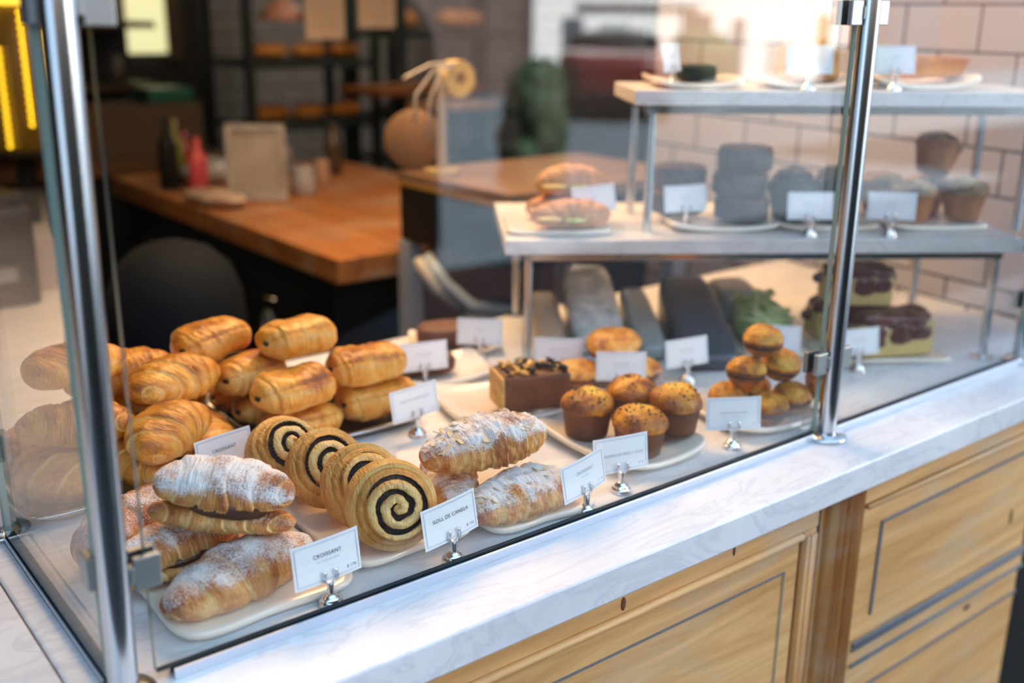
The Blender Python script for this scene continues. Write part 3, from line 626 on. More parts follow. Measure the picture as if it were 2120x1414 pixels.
# ------------------------------------------------------------------ price cards and their holders
CW, CH = 0.088, 0.0515
def text_obj(s, size, loc, m, parent, name='lettering', align='CENTER', bold=0.0):
    c = bpy.data.curves.new(name, 'FONT'); c.body = s; c.size = size; c.align_x = align; c.offset = bold; c.space_character = 1.08
    o = bpy.data.objects.new('t', c); me = bpy.data.meshes.new_from_object(o); bpy.data.objects.remove(o); me.materials.clear(); me.materials.append(m); me.name = name
    o = bpy.data.objects.new(name, me); col.objects.link(o); o.parent = parent
    o.location = loc; o.rotation_euler = (R(90), 0, 0); return o
_hold = []
def card(x, y, z, yaw, label, look, lines=None, roll=0.0, faint=0, pitch=-8, blurred=(0.030,), gz=0.0305):
    """one holder standing at (x, y, z) and the card it grips"""
    if not _hold:
        t = empty('card_holder', (0, 0, 0))
        MB().lathe([(0.0155, 0), (0.0155, 0.0015), (0.0138, 0.0032), (0.0145, 0.0045), (0.0125, 0.0062), (0.0108, 0.0072), (0.0112, 0.0085), (0.0085, 0.0105), (0.006, 0.0125), (0.0045, 0.0145)], 36).build('base', m_chrome, t)
        MB().lathe([(0.0044, 0.014), (0.0042, 0.022), (0.0044, 0.027), (0.0052, 0.0275), (0.0052, 0.029), (0.004, 0.0296)], 24).build('stem', m_chrome, t, sharp=50)
        for sgn in (-1, 1):
            b = MB(); pts = [(0.001, 0), (0.0045, 0.0005), (0.0078, 0.003), (0.0088, 0.0065), (0.0078, 0.010), (0.0070, 0.0130), (0.0078, 0.0155)]; P = np.zeros((len(pts), 4, 3))
            for i, (px, pz) in enumerate(pts):
                for j, (w_, th_) in enumerate(((-1, 0), (1, 0), (1, 1), (-1, 1))):
                    P[i, j] = (sgn * (px + 0.0016 * w_), -0.0015 - 0.0011 * th_ - 0.0008 * math.sin(pz * 200), 0.029 + pz)
            b.grid(P, cv=True, cap=True, flip=sgn < 0); b.build('prong', m_chrome, t)
            b = MB(); Q = P.copy(); Q[:, :, 1] *= -1; b.grid(Q, cv=True, cap=True, flip=sgn > 0); b.build('prong', m_chrome, t)
        _hold.append(t)
    else: t = copy_tree(_hold[0])
    t.location = (x, y, z + 0.0003); t.rotation_euler = (0, 0, R(yaw)); tag(t, 'polished holder gripping ' + look, 'card holder', 'polished card holders')
    # card: slightly bowed sheet
    nx = 14; P = np.zeros((nx, 2, 3)); bow = 0.0022
    for i in range(nx):
        u = i / (nx - 1) * 2 - 1
        for j in (0, 1): P[i, j] = (u * CW / 2, bow * (u * u - 0.3) * (1 if faint != 2 else -1), j * CH)
    b = MB(); b.grid(P - np.array([0, 0.00015, 0])); b.grid(P + np.array([0, 0.00015, 0]), flip=True)
    o = b.build('price_card', m_card, smooth=True); o.location = (x, y, z + gz); o.rotation_euler = (R(pitch) * 1.0, R(-roll), R(yaw))
    tag(o, label, 'price card', 'price cards')
    cy = lambda u: bow * (u * u - 0.3) * (1 if faint != 2 else -1) - 0.0006
    b = MB()
    for ins, wd in ((0.0032, 0.00035), (0.0042, 0.00022)):
        for zz in (ins, CH - ins):
            for i in range(10):
                u0 = -1 + 2 * i / 10; xm = (u0 + 0.1) * (CW / 2 - ins); b.box((xm, cy((u0 + .1)) , zz), ((CW - 2 * ins) / 10 * 1.02, 0.0002, wd))
        for s in (-1, 1): b.box((s * (CW / 2 - ins), cy(0.93), CH / 2), (wd, 0.0002, CH - 2 * ins))
    b.build('border', m_line, o, smooth=False)
    if lines:
        for (s, size, xx, zz, mm, al) in lines: text_obj(s, size, (xx, -0.0014 if abs(xx) < 0.01 else -0.0003 - 0.0006, zz), mm, o, align=al)
    else:
        rng = random.Random(int(x * 1000 + y * 777)); b = MB(); n_ = rng.choice((6, 8, 11, 13)) if not isinstance(faint, tuple) else faint[0]
        for i in range(n_): b.box(((i - (n_ - 1) / 2) * 0.0026, -0.0011, blurred[0]), (0.0006 if i % 2 else 0.0017, 0.0002, 0.0024 - 0.0008 * (i % 3 == 1)))
        for i in range(n_ + 2): b.box(((i - (n_ + 1) / 2) * 0.0019, -0.0011, blurred[0] - 0.006), (0.0009, 0.0002, 0.0008))
        for i in range(3): b.box((CW / 2 - 0.013 + i * 0.0021, 0.0001, 0.0085), (0.0012, 0.0002, 0.0018))
        b.build('lettering', m_ink2, o, smooth=False)
    return o

# price cards: (x, y, z, yaw, label, what the holder grips, lines)
I, I2 = m_ink, m_ink2
card(0.507, 0.9665, 0.9, 4, 'white price card reading CROISSANT con dulce de leche $178, nearest the left post', 'the $178 croissant card', [('CROISSANT', 0.0066, 0, 0.0310, I, 'CENTER'), ('con dulce de leche', 0.0036, 0, 0.0250, I2, 'CENTER'), ('$ 178', 0.0050, CW / 2 - 0.008, 0.0078, I, 'RIGHT')])
card(0.675, 0.963, 0.9, 8, 'white price card reading ROLL DE CANELA $142 in front of the spiral roll', 'the ROLL DE CANELA card', [('ROLL DE CANELA', 0.0068, 0, 0.0300, I, 'CENTER'), ('$ 142', 0.0052, CW / 2 - 0.008, 0.0085, I, 'RIGHT')], roll=2)
card(0.893, 0.962, 0.9, 9, 'white price card reading CROISSANT almendras right of the almond croissants', 'the almond croissant card', [('CROISSANT', 0.0064, 0, 0.0310, I2, 'CENTER'), ('almendras', 0.0034, 0, 0.0252, I2, 'CENTER'), ('$ 198', 0.0046, CW / 2 - 0.008, 0.0085, I2, 'RIGHT')], roll=4)
card(0.980, 0.985, 0.9, -13, 'white price card for pear and chia muffins, partly behind the almond croissant card', 'the pear and chia muffin card', [('MUFFIN DE PERA Y CHIA', 0.0054, 0.003, 0.0235, I2, 'CENTER'), ('$ 96', 0.0046, CW / 2 - 0.008, 0.0075, I2, 'RIGHT')])
card(0.542, 1.323, 0.9, 8, 'white price card reading CROISSANT in front of the plain croissants', 'the plain CROISSANT card', [('CROISSANT', 0.0066, 0, 0.0285, I, 'CENTER'), ('$ 90', 0.0046, CW / 2 - 0.007, 0.0075, I, 'RIGHT')], faint=2, roll=1)
card(0.864, 1.330, 0.9, 1, 'white price card for chocolate pastries at the right steel tray', 'the chocolate pastry card', [('PAN AU CHOCOLAT', 0.0056, 0, 0.0295, I2, 'CENTER'), ('$ 95', 0.0042, CW / 2 - 0.007, 0.0075, I2, 'RIGHT')], roll=3)
card(1.002, 1.515, 0.9, -16, 'blurred white card in front of the nearer dark cake, left of the display', 'the card by the nearer dark cake', roll=0)
card(1.171, 1.579, 0.9, -42, 'blurred white card standing farthest back on the counter left of the riser legs', 'the farthest card on the counter')
card(1.211, 1.393, 0.9, -42, 'blurred white card right of the riser leg and behind the topped cake slice', 'the card right of the riser leg')
card(1.246, 1.265, 0.9, -36, 'blurred white card in front of the large orange pastries behind the seeded muffins', 'the card before the large orange pastries')
card(1.402, 1.252, 0.9, -16, 'blurred tilted white card in front of the dark wrapped loaf', 'the card before the dark wrapped loaf', roll=2)
card(1.228, 0.995, 0.9, -30, 'white card in front of the stacked seeded buns', 'the card before the stacked buns', faint=(17,), blurred=(0.027,))
card(1.601, 1.208, 0.9, -44, 'blurred white card in front of the green wrapped salad', 'the card before the green salad')
card(1.711, 1.102, 0.9, -22, 'white card in front of the cheesecake right of the middle post', 'the card before the cheesecake')
card(1.396, 1.507, 1.145, -22, 'tilted white card on the lower shelf in front of the filled rolls', 'the leftmost card of the lower shelf', roll=5)
card(1.548, 1.412, 1.145, -24, 'white card on the lower shelf beside the stacked chocolate cakes', 'the card beside the chocolate cakes', roll=2)
card(1.680, 1.218, 1.145, -36, 'white card on the lower shelf in front of the black muffins', 'the card before the black muffins')
card(1.806, 1.128, 1.145, -50, 'white card on the lower shelf in front of the crumb topped muffins', 'the card before the crumb topped muffins')
card(1.696, 1.262, 1.41, -36, 'white card on the upper shelf in front of the loaf slice', 'the card before the loaf slice')
card(1.845, 1.178, 1.41, -22, 'white card on the upper shelf right of the middle post', 'the right card of the upper shelf')
card(1.516, 1.436, 1.41, 22, 'small looking white card turned aside at the left end of the upper shelf', 'the left card of the upper shelf')

# plates and trays on the counter
plate('cream plate nearest the left post under the sugared croissants', (0.445, 1.105), 0.108, 0.128, 1, 0.004, 0.002, 0.05)
plate('long cream plate under the row of cinnamon rolls', (0.652, 1.185), 0.092, 0.190, -1, 0.004, 0.006, 0.04)
plate('cream plate under the almond croissants', (0.846, 1.115), 0.088, 0.150, -5, 0.004, 0.002, 0.05)
plate('cream plate under the four seeded muffins', (1.098, 1.112), 0.088, 0.112, -3, 0.010, 0.004, 0.0, corner=0.008)
plate('cream plate under the topped cake slice', (1.045, 1.355), 0.098, 0.092, -15, 0.008, 0.004, 0.0, corner=0.006)
plate('cream plate under the nearer dark cake', (1.048, 1.552), 0.100, 0.070, -15, 0.006, 0.004, 0.0, corner=0.012)
plate('cream plate under the dark cake farthest back', (1.176, 1.668), 0.088, 0.062, -28, 0.010, 0.002, 0.0, corner=0.008)
plate('cream plate under the large orange pastries', (1.262, 1.320), 0.098, 0.090, -32, 0.004, 0.004, 0.02, corner=0.006)
plate('cream plate under the stacked seeded buns', (1.357, 1.066), 0.086, 0.086, -12, 0.008, 0.006, 0.0, corner=0.006)
plate('cream plate under the cheesecake', (1.830, 1.137), 0.126, 0.066, -34.4, 0.0, 0.002, 0.07)
plate('cream plate under the green wrapped salad', (RP(0.490, 0.100, 0)[0], RP(0.490, 0.100, 0)[1]), 0.068, 0.105, -34.4, 0.0, 0.004, 0.02)
steel_tray('steel tray with a rolled rim under the plain croissants', (0.447, 1.520), 0.160, 0.158, 1.5)
steel_tray('steel tray with a rolled rim under the chocolate pastries', (0.770, 1.525), 0.130, 0.152, 0)

# sugared croissants
G1 = 'sugared croissants on the front left plate'
croissant('croissant', 'long sugared croissant lying nearest the glass on the left plate', 'croissant', (0.432, 1.042, 0.908), (0, 0, 14), m_sugar, (0.205, 0.084, 0.74, 0.16, 3), G1, 0.85, nb=2.4)
halves_croissant('sugared croissant on top of the pile, chocolate showing in its open side', (0.437, 1.092, 0.957), (-4, 6, -38), 0.162, 0.076, 0.35, 5, 0.014, m_choc, G1, open_=18)
halves_croissant('flat sugared croissant with a thin chocolate line under the pile', (0.395, 1.125, 0.908), (0, 0, 10), 0.165, 0.068, 0.2, 9, 0.002, m_choc, G1, open_=4)
croissant('croissant', 'sugared croissant at the back of the pile beside the side glass', 'croissant', (0.372, 1.195, 0.908), (0, 0, 32), m_sugar, (0.190, 0.090, 0.80, 0.3, 7), G1, 0.8)

# cinnamon rolls
swirl_roll('large cinnamon roll with its dark spiral facing the glass', (0.622, 1.020, 0.9635), (-0.30, -0.90, 0.30), 0.054, 0.060, 1, 0.35)
swirl_roll('second cinnamon roll just behind the one facing the glass', (0.630, 1.100, 0.966), (-0.12, -0.84, 0.50), 0.053, 0.046, 2, 0.1)
swirl_roll('third cinnamon roll in the row, spiral mostly hidden', (0.622, 1.182, 0.966), (-0.08, -0.78, 0.60), 0.052, 0.044, 3, 0.6)
swirl_roll('cinnamon roll at the back of the row showing a dark open spiral', (0.602, 1.262, 0.958), (0.06, -0.66, 0.74), 0.053, 0.052, 4, 0.8)

# almond croissants
G3 = 'almond croissants on the third front plate'
def almond(label, loc, rot, key, cream=None, n=70):
    o = croissant('almond_croissant', label, 'croissant', loc, rot, m_sugar, key, G3, 1.15)
    L, W, H = key[0], key[1], key[2]
    def surf(x, y):
        d = (x / (L * .46)) ** 2 + (y / (W * .44)) ** 2
        return None if d > 1 else (x, y - 0.0 - (L / 2) * (1 - math.cos(x / (L / 2) * key[3])) / math.sin(key[3]), W * H * (0.40 + 0.40 * math.sqrt(1 - d)) + 0.003)
    flakes(n, 0.0085, 0.0006, (L * .42, W * .42), key[4] + 40, surf, 'sliced_almonds', m_almond, o)
    if cream:
        b = blob_mb(L * 0.44, W * 0.5, 0.026, 2.6, 0.003, 60, key[4]).build('cream_filling', m_cream, o); b.location = cream
    return o
almond('almond croissant heaped on top with pale cream showing', (0.800, 1.068, 0.950), (0, -3, -9), (0.186, 0.088, 0.74, 0.2, 11), (0.028, -0.018, 0.012))
almond('almond croissant lying nearest the glass behind the ROLL DE CANELA card', (0.808, 1.000, 0.908), (0, 0, 2), (0.185, 0.082, 0.70, 0.15, 12))
almond('almond croissant underneath at the left, turned away', (0.768, 1.108, 0.908), (0, 0, 60), (0.150, 0.074, 0.64, 0.4, 13))

# plain croissants heaped on the left tray
G4 = 'plain croissants heaped on the left steel tray'
K = [(0.165, 0.094, 0.74, 0.55, 21), (0.150, 0.086, 0.76, 0.7, 22), (0.166, 0.094, 0.74, 0.45, 23), (0.150, 0.084, 0.76, 0.6, 24)]
for k, (loc, rot, lb) in enumerate([
    ((0.350, 1.455, 0.908), (0, 0, 100), 'golden croissant at the near left corner of the left tray'),
    ((0.452, 1.425, 0.908), (0, 0, 82), 'golden croissant at the bottom front of the heap'),
    ((0.556, 1.455, 0.908), (0, 0, 80), 'golden croissant at the right side of the left tray'),
    ((0.385, 1.605, 0.908), (0, 0, 8), 'golden croissant low against the left end of the heap'),
    ((0.535, 1.605, 0.908), (0, 0, -4), 'golden croissant hidden low in the middle of the heap'),
    ((0.476, 1.372, 0.962), (6, 0, 38), 'large golden croissant leaning forward above the CROISSANT card'),
    ((0.560, 1.480, 0.965), (0, 4, 28), 'golden croissant with broad pale bands right of the large leaning one'),
    ((0.385, 1.455, 0.965), (0, 0, -25), 'golden croissant in the second layer behind the left post'),
    ((0.485, 1.565, 0.965), (0, 0, 5), 'golden croissant topping the back of the heap right of the post'),
    ((0.400, 1.510, 1.020), (0, 6, 20), 'golden croissant topmost at the left of the heap'),
]): croissant('croissant', lb, 'croissant', loc, rot, m_gold, K[k % 4], G4)

# chocolate pastries on the right tray
for k, (loc, rot, lb) in enumerate([
    ((0.708, 1.418, 0.906), (0, 0, 0), 'pale chocolate pastry at the bottom front of the right heap'),
    ((0.846, 1.425, 0.906), (0, 0, 0), 'chocolate pastry low at the right end behind its card'),
    ((0.706, 1.514, 0.906), (0, 0, 0), 'chocolate pastry low in the middle of the right heap'),
    ((0.706, 1.610, 0.906), (0, 0, -2), 'chocolate pastry low at the back of the right tray'),
    ((0.846, 1.522, 0.906), (0, 0, 0), 'chocolate pastry low at the back right of the tray'),
    ((0.695, 1.418, 0.955), (0, -2, 4), 'glossy chocolate pastry resting on the pale one at the front'),
    ((0.672, 1.525, 0.955), (0, 3, 24), 'chocolate pastry with a curled end facing the left tray'),
    ((0.836, 1.435, 0.955), (0, 0, -8), 'broad golden chocolate pastry on top at the right end'),
    ((0.745, 1.490, 1.003), (0, 0, 8), 'chocolate pastry topmost in the middle of the heap'),
    ((0.640, 1.580, 1.003), (0, -4, 15), 'chocolate pastry topmost at the left end of the heap'),
]): pain(lb, loc, rot, k * 3 + 1)

# seeded muffins
G5 = 'seeded muffins on the fourth front plate'
for k, (x, y, lb, s) in enumerate([(1.062, 1.150, 'brown sided seeded muffin at the left of the plate', 1.0), (1.080, 1.052, 'seeded muffin nearest the glass, topped yellow', 0.98), (1.150, 1.046, 'seeded muffin at the right of the plate near the glass', 0.98), (1.150, 1.140, 'seeded muffin at the back of its plate, behind the other three', 0.98)]):
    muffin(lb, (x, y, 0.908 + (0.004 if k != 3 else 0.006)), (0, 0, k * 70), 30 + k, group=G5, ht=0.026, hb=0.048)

# topped cake slice
o = blob_mb(0.12, 0.078, 0.062, 9, 0.0012, 60, 3, cr=(0.62, 0.1)).build('cake_slice', m_muffin_side); o.location = (1.062, 1.290, 0.908); o.rotation_euler = (0, 0, R(-20)); tag(o, 'tall cake slice topped with nuts and dried fruit', 'cake')
m_sponge = plain('yellow_sponge', (0.62, 0.38, 0.12), 0.7, bump=0.8, bscale=300, var=0.3, vscale=60)
b = blob_mb(0.006, 0.072, 0.056, 9, 0.001, 80, 5).build('cut_face', m_sponge, o); b.location = (-0.0585, 0, 0.003)
flakes(26, 0.009, 0.003, (0.052, 0.032), 8, lambda x, y: (x, y, 0.066), 'nut_topping', plain('candied_nut', (0.72, 0.38, 0.08), 0.35, var=0.3, vscale=50), o, 'gem')
flakes(10, 0.010, 0.004, (0.050, 0.030), 15, lambda x, y: (x, y, 0.069), 'dried_fruit_topping', m_dchoc, o, 'gem')

# dark cakes further back
m_brown = plain('brown_cake', (0.13, 0.045, 0.02), 0.6, bump=0.8, bscale=180, var=0.35, vscale=40)
o = blob_mb(0.135, 0.08, 0.036, 4, 0.002, 40, 6).build('brown_cake', m_brown); o.location = (1.000, 1.545, 0.908); o.rotation_euler = (0, 0, R(-18)); tag(o, 'low dark brown cake on the nearer back plate', 'cake')
o = blob_mb(0.15, 0.085, 0.045, 4, 0.002, 40, 7).build('brown_cake', m_brown); o.location = (1.170, 1.662, 0.908); o.rotation_euler = (0, 0, R(-30)); tag(o, 'dark brown cake on the plate farthest back on the counter', 'cake')

# stacked buns
G6 = 'seeded filled buns stacked on a plate'
def bun(label, loc, rot, seed, r=0.033, h=0.053, group=G6):
    nu, nv = 60, 72; t = np.linspace(0, 1, nu)[:, None]; ph = np.linspace(0, 2 * math.pi, nv, endpoint=False)[None, :]
    zz = h * (1 - t); ang = t * math.pi; rr = r * np.sin(np.clip(ang, 0, math.pi)) ** 0.42
    rr = rr * (1 - 0.10 * np.exp(-((t - 0.60) / 0.035) ** 2)); P = np.stack([rr * np.cos(ph), rr * np.sin(ph), zz + 0 * ph], -1).reshape(-1, 3)
    P *= (1 + 0.10 * noise(P, 48, seed, 3))[:, None]; P[:, 2] -= P[:, 2].min(); tv = np.repeat(t[:, 0], nv)
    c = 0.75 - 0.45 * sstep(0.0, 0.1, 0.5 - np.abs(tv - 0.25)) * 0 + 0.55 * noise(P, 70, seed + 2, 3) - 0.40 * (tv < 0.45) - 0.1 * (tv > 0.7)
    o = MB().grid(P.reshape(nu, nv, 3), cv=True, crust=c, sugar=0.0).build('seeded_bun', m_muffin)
    MB().lathe([(r * 0.7, h * 0.36), (r * 0.965, h * 0.37), (r * 0.975, h * 0.40), (r * 0.965, h * 0.43), (r * 0.7, h * 0.44)], 48).build('dark_filling', m_dchoc, o)
    o.location = loc; o.rotation_euler = tuple(R(a) for a in rot); return tag(o, label, 'bun', group)
for loc, rot, lb in [((1.318, 1.085, 0.908), (0, 0, 0), 'seeded bun at the bottom left of the stack'), ((1.334, 1.014, 0.908), (0, 0, 50), 'seeded bun at the bottom front of the stack behind the card'),
    ((1.402, 1.020, 0.908), (0, 0, 90), 'seeded bun at the bottom right of the stack, yellowish side showing'), ((1.385, 1.090, 0.908), (0, 0, 20), 'seeded bun at the bottom back of the stack'),
    ((1.330, 1.063, 0.956), (0, 6, 10), 'seeded bun in the second tier at the left'), ((1.388, 1.046, 0.956), (0, -5, 80), 'seeded bun in the second tier at the right'),
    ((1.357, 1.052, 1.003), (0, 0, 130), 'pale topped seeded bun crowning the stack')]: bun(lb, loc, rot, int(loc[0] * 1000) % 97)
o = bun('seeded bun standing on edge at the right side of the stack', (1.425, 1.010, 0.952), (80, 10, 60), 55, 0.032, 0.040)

# large orange pastries
G7 = 'large orange pastries behind the seeded muffins'
for loc, rot, lb, r, h in [((1.305, 1.268, 0.908), (0, 0, 0), 'large orange pastry at the bottom of its pile', 0.047, 0.046), ((1.212, 1.338, 0.908), (0, 0, 40), 'large orange pastry at the back left bottom of its pile', 0.044, 0.046), ((1.283, 1.325, 0.957), (-10, -6, 90), 'large orange pastry topping its pile with a dark seam', 0.050, 0.048)]:
    o = bun(lb, loc, rot, int(loc[1] * 1000) % 89, r, h, G7); o.name = 'orange_pastry'; o.data.materials[0] = m_choc_bun; o['category'] = 'pastry'

# wrapped food under the riser
m_wrap = plain('printed_clear_wrap', (0.68, 0.78, 0.76), 0.18, coat=0.6, var=0.45, vscale=28, bump=0.5, bscale=40)
m_dwrap = plain('dark_slate_wrap', (0.055, 0.065, 0.085), 0.3, coat=0.3, var=0.15)
m_gwrap = plain('pale_grey_wrap', (0.34, 0.37, 0.36), 0.3, coat=0.4, var=0.2, vscale=10)
m_green = plain('salad_leaf', (0.36, 0.42, 0.16), 0.5, var=0.6, vscale=28, bump=0.8, bscale=60)
def slab(name, label, cat, loc, size, rot, m, grp=None, n=5, amp=0.002, wedge=0.0):
    b = blob_mb(size[0], size[1], size[2], n, amp, 18, int(loc[0] * 100), nu=28, nv=56)
    if wedge: b.v[0][:, 2] *= 1 - wedge * (0.5 - b.v[0][:, 1] / size[1])      # thicker towards the back
    o = b.build(name, m); o.location = loc; o.rotation_euler = tuple(R(a) for a in rot); return tag(o, label, cat, grp)
G8 = 'wrapped loaves lying under the riser'
slab('wrapped_loaf', 'loaf in pale printed wrap lying under the lower shelf', 'wrapped loaf', RP(0.150, 0.175, 0.9005), (0.105, 0.300, 0.135), (0, 0, -34.4), m_wrap, G8, wedge=0.72)
slab('wrapped_loaf', 'loaf in pale grey wrap between the printed one and the dark one', 'wrapped loaf', RP(0.245, 0.130, 0.9005), (0.060, 0.280, 0.090), (0, 0, -34.4), m_gwrap, G8, wedge=0.6)
slab('wrapped_loaf', 'loaf in dark slate wrap lying behind the tilted card', 'wrapped loaf', RP(0.345, 0.080, 0.9005), (0.112, 0.310, 0.130), (0, 0, -34.4), m_dwrap, G8, wedge=0.72)
slab('wrapped_loaf', 'beige wrapped loaf beside the left riser legs', 'wrapped loaf', RP(0.055, 0.180, 0.9005), (0.060, 0.240, 0.070), (0, 0, -34.4), plain('beige_wrap', (0.42, 0.33, 0.24), 0.4, var=0.3), G8, wedge=0.5)
o = slab('wrapped_salad', 'green salad in clear wrap behind the stacked buns', 'wrapped salad', RP(0.490, 0.100, 0.909), (0.110, 0.180, 0.085), (0, 0, -34.4), m_green, None, 3, 0.006, 0.4)
flakes(26, 0.018, 0.002, (0.045, 0.07), 3, lambda x, y: (x, y, 0.070 + 0.2 * y), 'salad_leaves', plain('pale_leaf', (0.45, 0.50, 0.22), 0.5, var=0.4, vscale=30), o, 'disc')
slab('wrapped_salad', 'pale green packet right of the dark wrapped loaf', 'wrapped salad', RP(0.470, 0.275, 0.9005), (0.100, 0.150, 0.085), (0, 0, -34.4), m_gwrap, None, 3.5, 0.004)

# cheesecake
m_cheese = plain('cheesecake_body', (0.64, 0.47, 0.17), 0.5, bump=0.5, bscale=160, var=0.12, vscale=20)
m_berry = plain('berry_topping', (0.10, 0.022, 0.012), 0.3, bump=1.0, bscale=90, var=0.5, vscale=40, coat=0.4)
def cheesecake(label, loc, rot, lx, ly, h, seed):
    o = blob_mb(lx, ly, h, 12, 0.0015, 40, seed).build('cheesecake_slice', m_cheese); b = blob_mb(lx * 1.03, ly * 1.06, h * 0.50, 3.6, 0.012, 30, seed + 2, nu=50, nv=90).build('berry_topping', m_berry, o); b.location = (0, 0, h * 0.70)
    for k, (u, v_) in enumerate(((-0.3, -.45), (0.05, -.47), (0.28, -.46), (-.48, 0.1))):
        d = blob_mb(lx * 0.34, ly * 0.18, h * (0.75 - 0.12 * k), 2.6, 0.004, 60, seed + k, nu=24, nv=36).build('topping_drip', m_berry, o); d.location = (u * lx, v_ * ly, h * (0.26 + 0.10 * k))
    o.location = loc; o.rotation_euler = tuple(R(a) for a in rot); return tag(o, label, 'cheesecake', 'cheesecake slices')
cheesecake('cheesecake slice with dark berry topping nearest the glass', (1.835, 1.128, 0.908), (0, 0, -24), 0.165, 0.088, 0.068, 3)
cheesecake('cheesecake slice set behind and above the nearest one', (1.815, 1.195, 0.985), (0, 0, -40), 0.130, 0.085, 0.062, 8)
cheesecake('cheesecake slice under the raised one at the back', (1.850, 1.240, 0.908), (0, 0, -30), 0.135, 0.085, 0.060, 12)

# ---- lower shelf of the riser
Z1, Z2 = 1.1452, 1.4102
def rplate(label, u, v, a, b, z, **k): p = RP(u, v, z); return plate(label, (p[0], p[1]), a, b, math.degrees(RA), z=z, group='cream ceramic plates on the riser', **k)
rplate('cream plate at the left end of the lower shelf', 0.060, 0.095, 0.098, 0.085, Z1, curlx=0.002, pinch=0.03)
rplate('cream plate under the stacked chocolate cakes', 0.385, 0.115, 0.105, 0.080, Z1, curlx=0.006, corner=0.004)
rplate('cream plate under the black muffins', 0.595, 0.141, 0.098, 0.098, Z1, curlx=0.004)
rplate('cream plate under the crumb topped muffins', 0.812, 0.141, 0.100, 0.098, Z1, curlx=0.004)
def at(o, u, v, z, rz=0): p = RP(u, v, z); o.location = p; o.rotation_euler = (o.rotation_euler[0], o.rotation_euler[1], RA + R(rz)); return o
m_roll2 = crust('sandwich_roll_crust', [(0, (0.70, 0.36, 0.16)), (0.5, (0.50, 0.22, 0.09)), (1, (0.24, 0.09, 0.04))], 0.5, sugar=True)
for (u, v, z, rz, key, lb) in ((0.085, 0.062, Z1 + 0.008, 8, (0.150, 0.072, 0.8, 0.5, 41), 'filled brown roll lying low behind the tilted card'), (0.080, 0.146, Z1 + 0.008, 5, (0.150, 0.070, 0.8, 0.3, 42), 'filled brown roll at the back of the left plate'), (0.090, 0.135, Z1 + 0.058, 20, (0.145, 0.074, 0.85, 0.4, 43), 'filled brown roll on top of the other two')):
    o = croissant('filled_roll', lb, 'roll', (0, 0, 0), (0, 0, 0), m_roll2, key, 'filled rolls on the lower shelf', 0.35); at(o, u, v, z, rz)
    b = blob_mb(0.05, 0.05, 0.012, 3, 0.004, 50, 4).build('cheese_filling', m_cheese, o); b.location = (-0.045, -0.02, 0.012)
    b = blob_mb(0.05, 0.055, 0.008, 3, 0.005, 70, 9).build('lettuce', m_green, o); b.location = (0.0, -0.024, 0.012)
m_ccake = plain('dark_chocolate_cake', (0.050, 0.028, 0.026), 0.55, bump=0.9, bscale=150, var=0.4, vscale=60)
m_ccream = plain('reddish_cake_top', (0.13, 0.045, 0.035), 0.5, bump=0.8, bscale=120, var=0.3, vscale=40)
for (u, v, z, lb) in ((0.310, 0.150, Z1 + 0.010, 'chocolate cake at the left bottom behind its card'), (0.312, 0.150, Z1 + 0.062, 'chocolate cake at the left top of the pair'), (0.430, 0.110, Z1 + 0.010, 'chocolate cake at the bottom of the tall pile'), (0.428, 0.113, Z1 + 0.055, 'chocolate cake in the middle of the tall pile'), (0.432, 0.115, Z1 + 0.100, 'chocolate cake at the top of the tall pile')):
    b = MB(); nv = 96; Q = []
    for kz, rr in ((0, .9), (0.1, 1), (0.5, 1.0), (0.8, 1.02), (1.0, 0.96)):
        th = np.linspace(0, 2 * math.pi, nv, endpoint=False); rd = 0.052 * rr * (1 + 0.018 * np.cos(th * 32) * (kz < .9)); Q.append(np.stack([rd * np.cos(th), rd * np.sin(th), 0 * th + kz * 0.040], -1))
    b.grid(np.array(Q), cv=True, cap=True); o = b.build('chocolate_cake', m_ccake, sharp=60)
    f = blob_mb(0.100, 0.100, 0.010, 2.3, 0.002, 60, int(u * 100)).build('cake_topping', m_ccream, o); f.location = (0, 0, 0.036); at(o, u, v, z); tag(o, lb, 'cake', 'dark chocolate cakes on the lower shelf')
m_bm = crust('black_muffin_top', [(0, (0.05, 0.045, 0.05)), (0.5, (0.022, 0.02, 0.022)), (1, (0.01, 0.008, 0.008))], 0.5)
m_bms = plain('black_muffin_side', (0.018, 0.016, 0.017), 0.6, bump=0.5)
for k, (u, v, z, lb) in enumerate(((0.525, 0.105, Z1 + 0.008, 'black chocolate muffin right of the tall cake pile'), (0.620, 0.105, Z1 + 0.008, 'black chocolate muffin behind its card'), (0.652, 0.200, Z1 + 0.008, 'black chocolate muffin at the back behind the middle post'), (0.558, 0.198, Z1 + 0.008, 'black chocolate muffin in the gap behind the front two'))):
    o = muffin(lb, (0, 0, 0), (0, 0, 0), 50 + k, 0.033, 0.043, 0.058, 0.036, m_bm, m_bms, 'black muffins on the lower shelf', 18, m_almond); at(o, u, v, z)
m_ct = crust('crumble_top', [(0, (0.80, 0.58, 0.32)), (0.45, (0.46, 0.25, 0.09)), (1, (0.08, 0.04, 0.02))], 0.7, mottle=0.8)
m_cs = plain('amber_muffin_side', (0.40, 0.15, 0.035), 0.55, bump=0.4, var=0.25, vscale=25)
